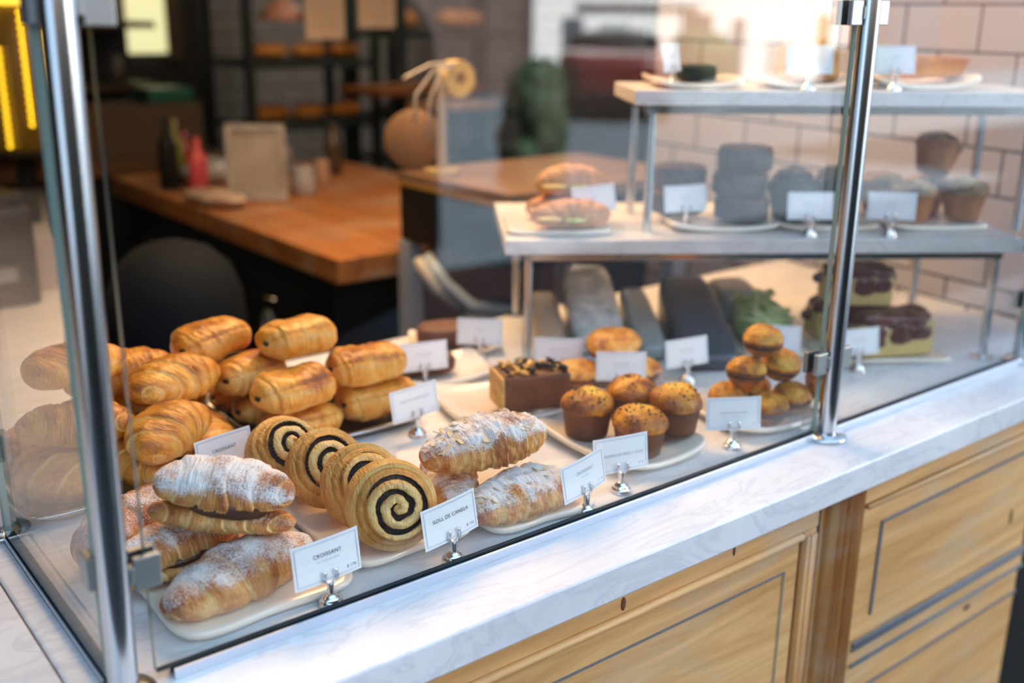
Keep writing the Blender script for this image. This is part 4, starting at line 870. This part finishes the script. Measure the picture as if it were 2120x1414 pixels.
for k, (u, v, z, rot, lb) in enumerate(((0.778, 0.115, Z1 + 0.007, (0, 0, 0), 'crumb topped muffin just right of its card'), (0.880, 0.110, Z1 + 0.007, (0, 0, 0), 'crumb topped muffin at the right end of the shelf'), (0.842, 0.203, Z1 + 0.007, (0, 0, 0), 'crumb topped muffin low at the back'), (0.746, 0.206, Z1 + 0.007, (0, 0, 0), 'crumb topped muffin at the back left behind the middle post'), (0.832, 0.150, Z1 + 0.082, (-20, 18, 0), 'crumb topped muffin tipped over on top of the others'))):
    o = muffin(lb, (0, 0, 0), rot, 60 + k, 0.032, 0.044, 0.056, 0.024, m_ct, m_cs, 'crumb topped muffins on the lower shelf', 50, m_almond); at(o, u, v, z)

# ---- upper shelf
rplate('cream plate at the left end of the upper shelf', 0.325, 0.150, 0.085, 0.080, Z2, curlx=0.012)
rplate('cream plate under the loaf slice on the upper shelf', 0.540, 0.150, 0.095, 0.080, Z2, curlx=0.016)
rplate('cream plate at the right end of the upper shelf', 0.765, 0.150, 0.105, 0.080, Z2, curlx=0.020)
o = blob_mb(0.115, 0.080, 0.070, 5, 0.002, 40, 5, taper=-0.1).build('loaf_slice', m_bread); at(o, 0.555, 0.165, Z2 + 0.008); tag(o, 'thick brown loaf slice on the upper shelf', 'loaf')
b = blob_mb(0.018, 0.020, 0.012, 2.2, 0.001, 60, 5).build('berry', m_bread, o); b.location = (0.028, 0, 0.070)
o = blob_mb(0.150, 0.060, 0.040, 6, 0.002, 30, 6, taper=0.25).build('orange_tart', m_choc_bun); at(o, 0.790, 0.160, Z2 + 0.008); tag(o, 'orange brown tart on the right plate of the upper shelf', 'tart')
o = blob_mb(0.075, 0.070, 0.032, 6, 0.001, 30, 7).build('black_box', m_black); at(o, 0.335, 0.170, Z2 + 0.007); tag(o, 'small black box on the left plate of the upper shelf', 'box')
# crumbs on the marble
for k, (x, y, s, lb) in enumerate(((0.829, 1.236, 0.005, 'orange crumb on the marble between tray and almond plate'), (0.805, 1.225, 0.0022, 'tiny crumb beside the orange one'))):
    o = blob_mb(s * 2.4, s * 1.6, s, 2.2, 0.0006, 300, k, nu=14, nv=18).build('pastry_crumb', m_gold); o.location = (x, y, 0.9003); tag(o, lb, 'crumb')

# ------------------------------------------------------------------ behind the counter
m_jar = plain('pale_glass_jar', (0.45, 0.45, 0.44), 0.15, coat=0.5, var=0.3, vscale=15)
m_paper = plain('off_white_paper', (0.55, 0.50, 0.42), 0.7, var=0.1)
# butcher block table
t = empty('work_table', (1.86, 3.39, 0)); tag(t, 'heavy wooden butcher block table behind the counter', 'table')
boxo('table_top', (0, 0, 0.866), (0.98, 1.80, 0.07), m_bench, t, 0.004)
boxo('dark_cabinet', (-0.03, 0.02, 0.42), (0.86, 1.68, 0.81), m_black, t, 0.004)
boxo('end_panel', (0.08, -0.845, 0.44), (0.60, 0.02, 0.74), plain('raw_board', (0.30, 0.16, 0.075), 0.6, var=0.2), t, 0.002)
for y in (-0.45, 0.05, 0.55):
    boxo('drawer_front', (-0.465, y, 0.62), (0.012, 0.46, 0.26), m_black, t, 0.003); boxo('door_front', (-0.465, y, 0.27), (0.012, 0.46, 0.40), plain('dark_wood_door', (0.03, 0.014, 0.008), 0.5), t, 0.003)
    MB().tube([(-0.485, y - 0.05, 0.70), (-0.495, y, 0.70), (-0.485, y + 0.05, 0.70)], 0.006, 8).build('handle', m_steel, t)
th = np.linspace(0, 2 * math.pi, 25); MB().tube([(-0.476, -0.42 + 0.028 * math.cos(a), 0.60 + 0.045 * math.sin(a)) for a in th], 0.007, 8, cap=False).build('ring_badge', m_jar, t)
# things on the table
t = empty('menu_frame', (1.60, 3.45, 0.9012), R(-35)); tag(t, 'pale framed notice standing on the butcher block table', 'frame')
for c, s in (((0, 0, 0.013), (0.20, 0.02, 0.022)), ((0, 0, 0.252), (0.20, 0.02, 0.022)), ((-0.092, 0, 0.132), (0.018, 0.02, 0.22)), ((0.092, 0, 0.132), (0.018, 0.02, 0.22))): boxo('frame_side', c, s, m_jar, t, 0.002)
boxo('notice', (0, 0.004, 0.132), (0.17, 0.004, 0.22), m_paper, t, 0); boxo('clear_cover', (0, -0.004, 0.132), (0.168, 0.002, 0.218), m_glass, t, 0)
def bottle(label, x, y, r, h, m, neck=0.35, z=0.9012, cat='bottle', name='bottle', grp=None):
    o = MB().lathe([(r * 0.9, 0), (r, 0.004), (r, h * 0.6), (r * 0.9, h * 0.68), (r * neck, h * 0.8), (r * neck, h), (r * neck * 0.8, h)], 24).build(name, m); o.location = (x, y, z); return tag(o, label, cat, grp)
bottle('pink bottle on the table left of the framed notice', 1.49, 3.70, 0.035, 0.20, plain('pink_plastic', (0.65, 0.10, 0.12), 0.4))
bottle('dark bottle behind the pink one', 1.44, 3.85, 0.035, 0.26, m_black)
bottle('clear jar right of the framed notice', 1.80, 3.50, 0.045, 0.10, m_jar, 0.9, cat='jar', name='jar')
bottle('small pale jar further right on the table', 1.93, 3.60, 0.030, 0.10, plain('peach_jar', (0.45, 0.28, 0.18), 0.4), 0.9, cat='jar', name='jar')
bottle('short white cup near the right edge of the table', 1.72, 3.60, 0.04, 0.06, m_jar, 0.95, cat='cup', name='cup')
o = blob_mb(0.30, 0.12, 0.05, 2.4, 0.02, 12, 3).build('crumpled_cloth', plain('pale_cloth', (0.42, 0.33, 0.27), 0.9, var=0.4, vscale=12)); o.location = (1.44, 3.45, 0.9012); o.rotation_euler = (0, 0, R(-75)); tag(o, 'crumpled pale cloth at the left edge of the table', 'cloth')
o = blob_mb(0.26, 0.14, 0.10, 2.2, 0.03, 10, 8).build('plastic_bag', plain('clear_grey_bag', (0.30, 0.32, 0.36), 0.25, coat=0.5, var=0.5, vscale=20)); o.location = (1.62, 3.88, 0.9012); tag(o, 'shiny grey plastic bag behind the framed notice', 'bag')
# dark bin in front of the table
t = empty('waste_bin', (0.925, 2.50, 0)); tag(t, 'tall dark bin with a rounded slate hood behind the counter', 'bin')
MB().lathe([(0.13, 0), (0.14, 0.02), (0.155, 0.58), (0.16, 0.60)], 48).build('bin_body', m_black, t, sharp=50)
MB().lathe([(0.162, 0.60), (0.168, 0.61), (0.168, 0.80), (0.160, 0.88), (0.135, 0.945), (0.09, 0.985), (0.04, 1.003), (0.001, 1.007)], 48).build('bin_hood', plain('slate_plastic', (0.006, 0.009, 0.014), 0.8, spec=0.2), t)
# till stand with black apron and brass edge
t = empty('till_stand', (1.862, 2.222, 0)); tag(t, 'wooden topped stand with black apron and brass edge strip', 'stand')
boxo('stand_top', (0.02, 0, 1.115), (0.66, 0.50, 0.028), plain('brown_top', (0.20, 0.12, 0.075), 0.4, var=0.2), t, 0.002)
boxo('apron', (0.0, 0, 1.02), (0.62, 0.47, 0.155), m_black, t, 0.002)
boxo('brass_strip', (-0.313, 0, 1.098), (0.004, 0.48, 0.011), m_brass, t, 0.0005)
for x, y in ((-0.29, 0.22), (0.29, 0.22), (0.29, -0.22)): boxo('leg', (x, y, 0.47), (0.05, 0.05, 0.94), plain('silver_paint', (0.40, 0.45, 0.52), 0.35), t, 0.002)
t = empty('twine_stand', (1.612, 2.34, 1.1297)); tag(t, 'wooden post with a yellow roll of ribbon on top', 'ribbon stand')
MB().lathe([(0.05, 0), (0.05, 0.012), (0.014, 0.014), (0.011, 0.10), (0.012, 0.26), (0.010, 0.262)], 20).build('post', plain('pale_wood_post', (0.36, 0.26, 0.12), 0.6), t, sharp=40)
b = MB(); Q = [];
for rr, xx in ((0.018, -0.022), (0.046, -0.022), (0.047, -0.018), (0.047, 0.018), (0.046, 0.022), (0.018, 0.022), (0.018, -0.022)):
    a = np.linspace(0, 2 * math.pi, 40, endpoint=False); Q.append(np.stack([rr * np.cos(a) + 0.045, xx + 0 * a, rr * np.sin(a) + 0.245], -1))
b.grid(np.array(Q), cv=True); b.build('ribbon_roll', plain('yellow_ribbon', (0.62, 0.44, 0.10), 0.5, var=0.25, vscale=60), t, sharp=50)
for k, (dx, dz) in enumerate(((-0.13, 0.0), (-0.10, -0.11), (-0.06, -0.16))):
    MB().tube([(0.03, -0.025, 0.285), (dx * .4, -0.03, 0.285 - .01 * k), (dx, -0.03, 0.255 + dz * .4), (dx * 1.05, -0.03, 0.25 + dz)], 0.0035, 6).build('ribbon_end', m_paper, t)
o = MB().lathe([(0.075, 0), (0.08, 0.004), (0.08, 0.018), (0.075, 0.022)], 40).build('round_board', plain('brown_board', (0.22, 0.12, 0.06), 0.5, var=0.2)); o.location = (1.60, 2.455, 1.209); o.rotation_euler = (R(85), 0, R(-40)); tag(o, 'round wooden board leaning behind the ribbon post', 'board')
# metal bar chair under the stand
t = empty('metal_chair', (1.67, 2.09, 0), R(0)); tag(t, 'grey metal bar chair with pale slats seen under the stand', 'chair')
m_gm = plain('grey_painted_metal', (0.30, 0.36, 0.38), 0.4)
MB().lathe([(0.13, 0.765), (0.145, 0.77), (0.15, 0.785), (0.135, 0.80), (0.001, 0.803)], 40).build('seat', plain('grey_seat', (0.07, 0.08, 0.09), 0.4), t)
for x, y in ((-0.09, -0.09), (0.09, -0.09), (-0.09, 0.09), (0.09, 0.09)): MB().tube([(x * 1.7, y * 1.7, 0.002), (x * 1.35, y * 1.35, 0.38), (x, y, 0.765)], 0.012, 10).build('leg', m_gm, t)
MB().tube([(-0.02, -0.02, 0.805), (-0.10, 0.06, 0.815), (-0.145, 0.115, 0.87), (-0.175, 0.165, 0.938)], (0.016, 0.018, 0.018, 0.018), 10).build('back_slat', m_gm, t)
MB().tube([(-0.10, 0.10, 0.80), (-0.168, 0.13, 0.86), (-0.20, 0.165, 0.935)], (0.012, 0.018, 0.014), 10).build('back_slat', plain('pale_slat', (0.48, 0.44, 0.36), 0.5), t)
# bread racks at the back
m_rack = plain('dark_green_iron', (0.014, 0.024, 0.024), 0.5)
def rack(label, x0, x1, y0, y1, zs, h, pw=0.07):
    t = empty('bread_rack', (x0, y0, 0)); tag(t, label, 'rack')
    for x in (0, x1 - x0):
        for y in (0, y1 - y0): boxo('upright', (x, y, h / 2 + 0.001), (pw, pw, h), m_rack, t, 0.002)
    for z in zs: boxo('rack_shelf', ((x1 - x0) / 2, (y1 - y0) / 2, z), (x1 - x0 - pw, y1 - y0, 0.03), m_rack, t, 0.002)
    return t
rack('dark iron bread rack in front of the white tiled wall', 2.84, 3.66, 4.5, 4.95, (0.55, 0.80, 1.02, 1.42), 2.2)
rack('dark iron rack with golden loaves at the back left', 2.08, 2.72, 4.5, 4.95, (0.70, 1.02, 1.30, 1.62), 2.2, 0.04)
rng = random.Random(4)
for k in range(3):
    o = croissant('baguette', ['dark crusted baguette across the tiled wall rack, left one', 'dark crusted baguette in the middle of the tiled wall rack', 'dark crusted baguette at the right of the tiled wall rack'][k], 'bread', (3.22, 4.58 + 0.11 * k, 1.037), (0, 0, 2), m_bread, (0.62, 0.085, 0.8, 0.05, 70), 'baguettes on the tiled wall rack')
def loaf(x, y, z, s, m=None, lb='', g=None, rz=0):
    o = blob_mb(0.24 * s, 0.12 * s, 0.09 * s, 2.3, 0.006, 18, int(x * 37 + z * 11), nu=24, nv=36).build('bread_loaf', m or m_gold); o.location = (x, y, z + 0.001); o.rotation_euler = (0, 0, R(rz)); return tag(o, lb, 'bread', g)
names = {1.035: 'second from bottom', 1.315: 'upper'}
for z in (0.715, 1.035, 1.315):
    for k, x in enumerate((2.26, 2.46, 2.65)):
        loaf(x, 4.68, z, 0.80, m_gold, f"golden loaf on the {'lowest' if z < .9 else 'middle' if z < 1.2 else 'upper'} lit shelf of the back left rack, {('left', 'centre', 'right')[k]}", 'golden loaves on the back left rack', rz=10 * k)
for x, z, s, lb in ((2.95, 1.435, 1.2, 'brown loaf high on the tiled wall rack'), (3.35, 1.435, 1.2, 'second brown loaf high on the tiled wall rack')): loaf(x, 4.7, z, s, m_bread, lb)
o = boxo('bread_board', (2.80, 4.30, 1.19), (0.62, 0.30, 0.03), plain('bread_board_wood', (0.30, 0.12, 0.04), 0.5, var=0.2), rz=R(6)); tag(o, 'long wooden board sticking out of the racks', 'board'); o.data.transform(Matrix.Identity(4))


# back cabinets with bottles, green tub, window
t = empty('back_cabinet', (1.1, 5.3, 0)); tag(t, 'dark back cabinet with open shelves full of jars', 'cabinet')
boxo('carcass', (0, 0.22, 0.45), (1.6, 0.06, 2.3), m_black, t, 0); t.children[0].location = (0, 0, 0.7)
for z in (0.62, 0.90, 1.18, 1.46): boxo('cabinet_shelf', (0, 0, z), (1.6, 0.40, 0.03), plain('dark_brown_shelf', (0.06, 0.035, 0.018), 0.6), t, 0.002)
cols = [(0.30, 0.22, 0.10), (0.10, 0.10, 0.11), (0.36, 0.30, 0.26), (0.25, 0.05, 0.05), (0.16, 0.10, 0.05), (0.40, 0.33, 0.18)]
cm = [plain('jar_glaze', c, 0.35) for c in cols]
for zi, z in enumerate((0.9155, 1.1955, 1.4755)):
    for k in range(7):
        bottle(f"{('amber', 'black', 'grey', 'red', 'brown', 'cream')[(k + zi) % 6]} jar, number {k + 1} from the left on the {('lower', 'middle', 'top')[zi]} back shelf", 0.42 + k * 0.22, 5.22, 0.045, rng.uniform(0.12, 0.20), cm[(k + zi) % 6], 0.7, z, 'jar', 'jar', 'jars on the back cabinet shelves')
o = boxo('green_tub', (0, 0, 0.05), (0.28, 0.22, 0.10), plain('green_plastic', (0.01, 0.16, 0.11), 0.4), bevel=0.01); o.location = (1.95, 5.0, 1.18); bpy.data.objects.remove(o)
t = empty('rear_worktop', (1.12, 4.72, 0)); tag(t, 'low dark brown worktop along the back', 'worktop')
boxo('worktop_board', (0, 0, 0.90), (1.7, 0.50, 0.05), plain('brown_worktop', (0.12, 0.055, 0.02), 0.5), t); boxo('base', (0, 0.02, 0.4375), (1.6, 0.44, 0.872), m_black, t)
o = boxo('cardboard_box', (0, 0, 0.11), (0.56, 0.30, 0.22), plain('brown_card', (0.085, 0.055, 0.03), 0.7), bevel=0.004); o.location = (1.60, 4.72, 0.9265); tag(o, 'brown box on the rear worktop under the green tub', 'box')
o = boxo('green_tub', (0, 0, 0.03), (0.20, 0.20, 0.06), plain('green_plastic', (0.005, 0.12, 0.08), 0.4), bevel=0.01); o.location = (1.76, 4.70, 1.148); tag(o, 'green plastic tub on top of the brown box', 'tub')
m_win = plain('daylit_window_glass', (0.8, 0.8, 0.6), 0.3, emit=((0.85, 0.80, 0.42), 0.75))
t = boxo('window_1', (1.98, 5.895, 1.66), (0.62, 0.02, 0.72), m_win, bevel=0); struct(t)
for x in (-0.31, -0.02, 0.31): boxo('window_frame', (1.98 + x, 5.88, 1.66), (0.08, 0.03, 0.80), plain('brown_window_frame', (0.10, 0.06, 0.03), 0.6), t, 0.002)
for k, (x, y, r, h, c, nm) in enumerate(((1.52, 3.98, .03, .24, (0.20, 0.22, 0.05), 'olive'), (1.60, 4.10, .035, .18, (0.30, 0.03, 0.04), 'red'), (1.78, 4.02, .03, .22, (0.05, 0.08, 0.05), 'dark green'), (1.95, 3.95, .04, .15, (0.25, 0.25, 0.27), 'grey'), (2.12, 3.85, .035, .20, (0.08, 0.05, 0.03), 'brown'))):
    bottle(nm + ' bottle among those at the far end of the butcher block table', x, y, r, h, plain(nm.replace(' ', '_') + '_glass', c, 0.2, coat=0.4))
for k, (x, nm) in enumerate(((0.45, 'left'), (0.66, 'second'), (0.90, 'third'), (1.14, 'right'))):
    o = blob_mb(0.16, 0.12, 0.15, 3, 0.004, 12, k + 60, nu=24, nv=36).build('storage_jar', cm[k % 6]); o.location = (x, 4.66, 0.9262); tag(o, nm + ' storage jar of the four on the rear worktop left of the brown box', 'jar', 'storage jars on the rear worktop')
# hanging menu cards and beam, pendant lamp
struct(boxo('trim_1', (3.00, 4.05, 1.66), (0.9, 0.06, 0.10), plain('tan_beam', (0.30, 0.24, 0.16), 0.6), bevel=0.003))
for k, (x, z) in enumerate(((1.98, 1.545), (2.20, 1.585))):
    t = empty('hanging_menu', (x, 3.62, z)); tag(t, ('tan paper menu hanging top centre, the left one', 'tan paper menu hanging top centre, the right one')[k], 'menu', 'hanging paper menus')
    boxo('sheet', (0, 0, 0), (0.16, 0.004, 0.22), m_paper, t, 0); MB().tube([(0, 0, 0.11), (0, 0, 0.6), (0, 0, 1.45 - (z - 1.545))], 0.002, 6).build('string', m_black, t)
    for j in range(5): boxo('faded_line', (0, -0.0026, 0.06 - j * 0.03), (0.11, 0.001, 0.004), plain('faded_ink', (0.3, 0.26, 0.2), 0.7), t, 0)
t = empty('pendant_lamp', (1.88, 3.75, 1.50)); tag(t, 'small pinkish pendant lamp shade left of the hanging menus', 'lamp')
MB().lathe([(0.001, 0.085), (0.03, 0.08), (0.07, 0.045), (0.10, 0.0), (0.096, 0.0), (0.066, 0.04), (0.001, 0.07)], 32).build('lamp_shade', plain('pinkish_enamel', (0.52, 0.32, 0.26), 0.4), t); MB().tube([(0, 0, 0.08), (0, 0, 0.8), (0, 0, 1.495)], 0.003, 6).build('cord', m_black, t)
# left wing: card terminal, receipt, lanterns
t = empty('card_printer', (0.540, 2.585, 0.9003), R(3)); tag(t, 'black till printer with a grey label on the left marble wing', 'printer')
boxo('body', (0, 0, 0.11), (0.145, 0.19, 0.22), plain('black_plastic', (0.018, 0.02, 0.024), 0.35), t, 0.008); boxo('grey_label', (-0.02, -0.0958, 0.075), (0.09, 0.002, 0.03), plain('grey_label', (0.32, 0.32, 0.31), 0.5), t, 0.0004); boxo('lid', (0, 0.01, 0.233), (0.135, 0.15, 0.024), m_black, t, 0.004)
t = MB().box((0, 0, 0.0), (0.07, 0.0006, 0.12)).build('paper_receipt', plain('white_receipt', (0.50, 0.42, 0.38), 0.7), smooth=False); t.location = (0.668, 2.62, 0.962); t.rotation_euler = (R(-18), 0, R(-10)); tag(t, 'white paper receipt standing beside the black printer', 'receipt')
m_bead = plain('glowing_bead', (1.0, 0.6, 0.05), 0.4, emit=((1.0, 0.58, 0.02), 4.0))
m_amber = plain('amber_lantern_wall', (0.10, 0.05, 0.008), 0.4, emit=((1.0, 0.50, 0.03), 0.06))
t = empty('light_curtain', (1.15, 5.3, 0)); bpy.data.objects.remove(t)
t = empty('bead_lantern', (0.95, 4.55, 0.95)); t.location = (0.865, 3.50, 1.13); tag(t, 'glowing amber bead lantern at the far left behind the post', 'lantern')
MB().lathe([(0.10, 0.0), (0.115, 0.01), (0.12, 0.20), (0.115, 0.40), (0.10, 0.41)], 32).build('lantern_body', m_amber, t)
boxo('lantern_cap', (0, 0, 0.43), (0.24, 0.24, 0.03), plain('glowing_cap', (1, .7, .1), 0.4, emit=((1.0, 0.62, 0.05), 2.2)), t)
for a in range(0, 360, 30):
    b = MB()
    for z in np.arange(0.02 + (a % 60) * .002, 0.40 - (a % 90) * 0.0016, 0.021): b.lathe([(0.0005, -0.007), (0.006, -0.004), (0.0075, 0), (0.006, 0.004), (0.0005, 0.007)], 8, (0.128 * math.cos(R(a)), 0.128 * math.sin(R(a)), z + (a % 5) * .003))
    b.build('bead_string', m_bead, t)
MB().lathe([(0.16, -0.012), (0.16, -0.002)], 32).build('lantern_base', m_black, t)
MB().tube([(0, 0, -0.012), (0, 0, -0.1), (0, 0, -0.2285)], 0.03, 16).build('lantern_stand', m_black, t)

# how far each baked thing settles from its laid-out spot so that heaps touch without sinking into one another
SETTLE = {'wrapped_salad.001': (0.0, 0.0, 0.002), 'cinnamon_roll': (0.0, 0.0, 0.007), 'chocolate_pastry': (0.0, 0.0, 0.002), 'chocolate_pastry.001': (0.0, 0.0, 0.01), 'chocolate_pastry.002': (0.0, 0.0, 0.002), 'chocolate_pastry.003': (0.0, 0.0, -0.002), 'chocolate_pastry.004': (0.0, 0.0, 0.007), 'croissant': (0.0, 0.0, 0.002), 'filled_croissant.001': (0.0, 0.0, 0.007), 'croissant.001': (0.0, 0.022, 0.007), 'almond_croissant.001': (0.0035, 0.0035, 0.007), 'almond_croissant.002': (0.0, 0.0, 0.007), 'croissant.002': (0.0, 0.0, -0.004), 'croissant.003': (0.0, 0.0, 0.007), 'croissant.004': (0.0, 0.0, -0.004), 'croissant.005': (0.0, 0.0, -0.004), 'croissant.006': (0.005, 0.0, 0.018), 'cake_slice': (0.0, 0.0, 0.014), 'brown_cake': (0.0156, 0.0156, 0.004), 'brown_cake.001': (0.0, 0.0, 0.002), 'seeded_bun': (0.0, 0.0, 0.002), 'seeded_bun.001': (0.0, 0.0, 0.002), 'seeded_bun.002': (0.0, 0.0, 0.004), 'seeded_bun.003': (0.0, 0.0, 0.002), 'orange_pastry': (0.0, 0.022, 0.002), 'orange_pastry.001': (-0.005, 0.0, 0.002), 'cheesecake_slice': (0.0, 0.0, 0.002), 'cheesecake_slice.002': (0.0, 0.0, 0.004), 'muffin': (0.0, 0.0, 0.002), 'muffin.002': (0.0113, 0.0113, 0.014), 'cinnamon_roll.001': (0.0, 0.0, -0.002), 'muffin.003': (0.0, 0.0, 0.004), 'cinnamon_roll.002': (0.0, 0.0, -0.004), 'seeded_bun.007': (0.005, 0.0, 0.002), 'almond_croissant': (0.0, 0.0, 0.018), 'filled_croissant': (0.0, 0.0, 0.014), 'chocolate_pastry.006': (0.0, 0.0, 0.01), 'chocolate_pastry.005': (0.0, 0.0, 0.01), 'orange_pastry.002': (0.0, 0.0, -0.004), 'chocolate_pastry.007': (0.0, 0.0, 0.018), 'seeded_bun.004': (0.0, 0.0, 0.004), 'seeded_bun.005': (0.01, 0.0, 0.007), 'croissant.007': (0.0, 0.0, 0.004), 'croissant.008': (-0.03, 0.0, 0.03), 'croissant.009': (0.0, 0.0, 0.007), 'croissant.010': (0.0, 0.016, 0.024), 'cheesecake_slice.001': (0.0, 0.0, 0.014), 'chocolate_pastry.009': (0.0, 0.0, 0.01), 'chocolate_pastry.008': (0.0, 0.005, 0.018), 'seeded_bun.006': (0.0, 0.0, 0.007), 'croissant.011': (0.0, 0.0, 0.018), 'muffin.008': (0.0, 0.0, 0.002), 'muffin.009': (0.0, 0.0, 0.007), 'muffin.010': (0.0, 0.0, 0.004), 'muffin.011': (0.0, 0.0, 0.007), 'filled_roll': (-0.0156, -0.0156, 0.007), 'filled_roll.001': (0.0, 0.0, 0.002), 'muffin.004': (0.0, 0.0, 0.007), 'muffin.005': (0.0, 0.0, 0.002), 'muffin.006': (0.0, 0.0, 0.004), 'muffin.007': (0.0, 0.0, 0.002), 'chocolate_cake': (0.0, 0.0, 0.01), 'chocolate_cake.002': (0.0, 0.0, 0.004), 'chocolate_cake.003': (0.0, 0.005, 0.007), 'filled_roll.002': (0.0035, 0.0035, 0.002), 'chocolate_cake.001': (0.0035, 0.0035, 0.007), 'muffin.012': (-0.0035, 0.0035, 0.018), 'chocolate_cake.004': (0.0, 0.0, 0.01), 'black_box': (0.0, 0.0, 0.002), 'loaf_slice': (0.0, 0.0, 0.002), 'orange_tart': (0.0, 0.0, 0.01)}
for k_, v_ in SETTLE.items(): bpy.data.objects[k_].location = bpy.data.objects[k_].location + Vector(v_)
# ------------------------------------------------------------------ across the pavement (seen only mirrored in the panes)
o = blob_mb(7.4, 0.9, 1.75, 6, 0.12, 1.6, 4, nu=60, nv=160).build('hedge_stand_in', plain('stand_in_leaves', (0.010, 0.018, 0.008), 0.8, var=0.6, vscale=9, bump=1.0, bscale=30)); o.location = (-0.75, -2.6, -0.008); tag(o, 'dark hedge stand-in added across the pavement to darken the reflection in the glass', 'hedge')  # added dark mass that keeps the bright street out of the left reflection
t = empty('parked_car', (12.6, -11.4, -0.069), R(-47)); tag(t, 'dark red parked car across the street, only mirrored in the glass', 'car')
blob_mb(4.3, 1.75, 0.85, 5, 0.02, 2, 3).build('car_body', plain('dark_red_paint', (0.10, 0.012, 0.01), 0.3, coat=0.6), t).location = (0, 0, 0.22)
blob_mb(2.3, 1.5, 0.50, 3.2, 0.01, 2, 5).build('car_cabin', m_black, t).location = (-0.1, 0, 0.80)
for x in (-1.35, 1.35):
    for y in (-0.78, 0.78):
        o = MB().lathe([(0.2, -0.1), (0.31, -0.09), (0.31, 0.09), (0.2, 0.1)], 24).build('wheel', m_gasket, t, sharp=40); o.location = (x, y, 0.312); o.rotation_euler = (R(90), 0, 0)
for k, (x, y, h) in enumerate(((17.5, -13.9, 1.1), (8.5, -13.6, 2.4), (21.0, -12.5, 0.9))):
    o = blob_mb(1.6, 1.4, h, 2.4, 0.3, 2.2, k + 2).build('street_bush', plain('bush_leaves', (0.03, 0.06, 0.02), 0.8, var=0.6, vscale=6)); o.location = (x, y, -0.075); tag(o, ('round green bush by the far building, mirrored right of the car', 'round green bush by the far building, mirrored left of the car', 'green bush farthest along the street, mirrored high in the glass')[k], 'bush')
for k, (x, w_, z, h_) in enumerate(((14.9, 0.5, 0.7, 1.4), (16.1, 0.7, 0.9, 0.8), (17.2, 0.3, 0.5, 1.0), (18.6, 0.9, 1.25, 0.5), (20.0, 0.35, 0.7, 1.4), (21.6, 1.0, 0.55, 0.7), (23.2, 0.4, 0.9, 1.2), (16.8, 3.6, 1.62, 0.10))):
    o = boxo('shop_front', (x, -15.06, z), (w_, 0.08, h_), (m_dwrap, m_gwrap, m_brass, m_brickf)[k % 4], bevel=0); struct(o); o.name = 'window_%d' % (k + 6)
for k, x in enumerate((5.5, 9.0, 27.0)):
    o = boxo('shop_front', (x, -15.07, 1.3), (2.6, 0.06, 2.6), m_dwrap, bevel=0); struct(o); o.name = 'window_%d' % (k + 2)
o = blob_mb(0.6, 0.6, 1.2, 2.4, 0.12, 5, 9).build('street_bush', plain('planter_leaves', (0.014, 0.034, 0.012), 0.8, var=0.7, vscale=9)); o.location = (5.9, -5.3, -0.072); tag(o, 'leafy green bush standing alone on the street, mirrored left of the riser', 'bush')
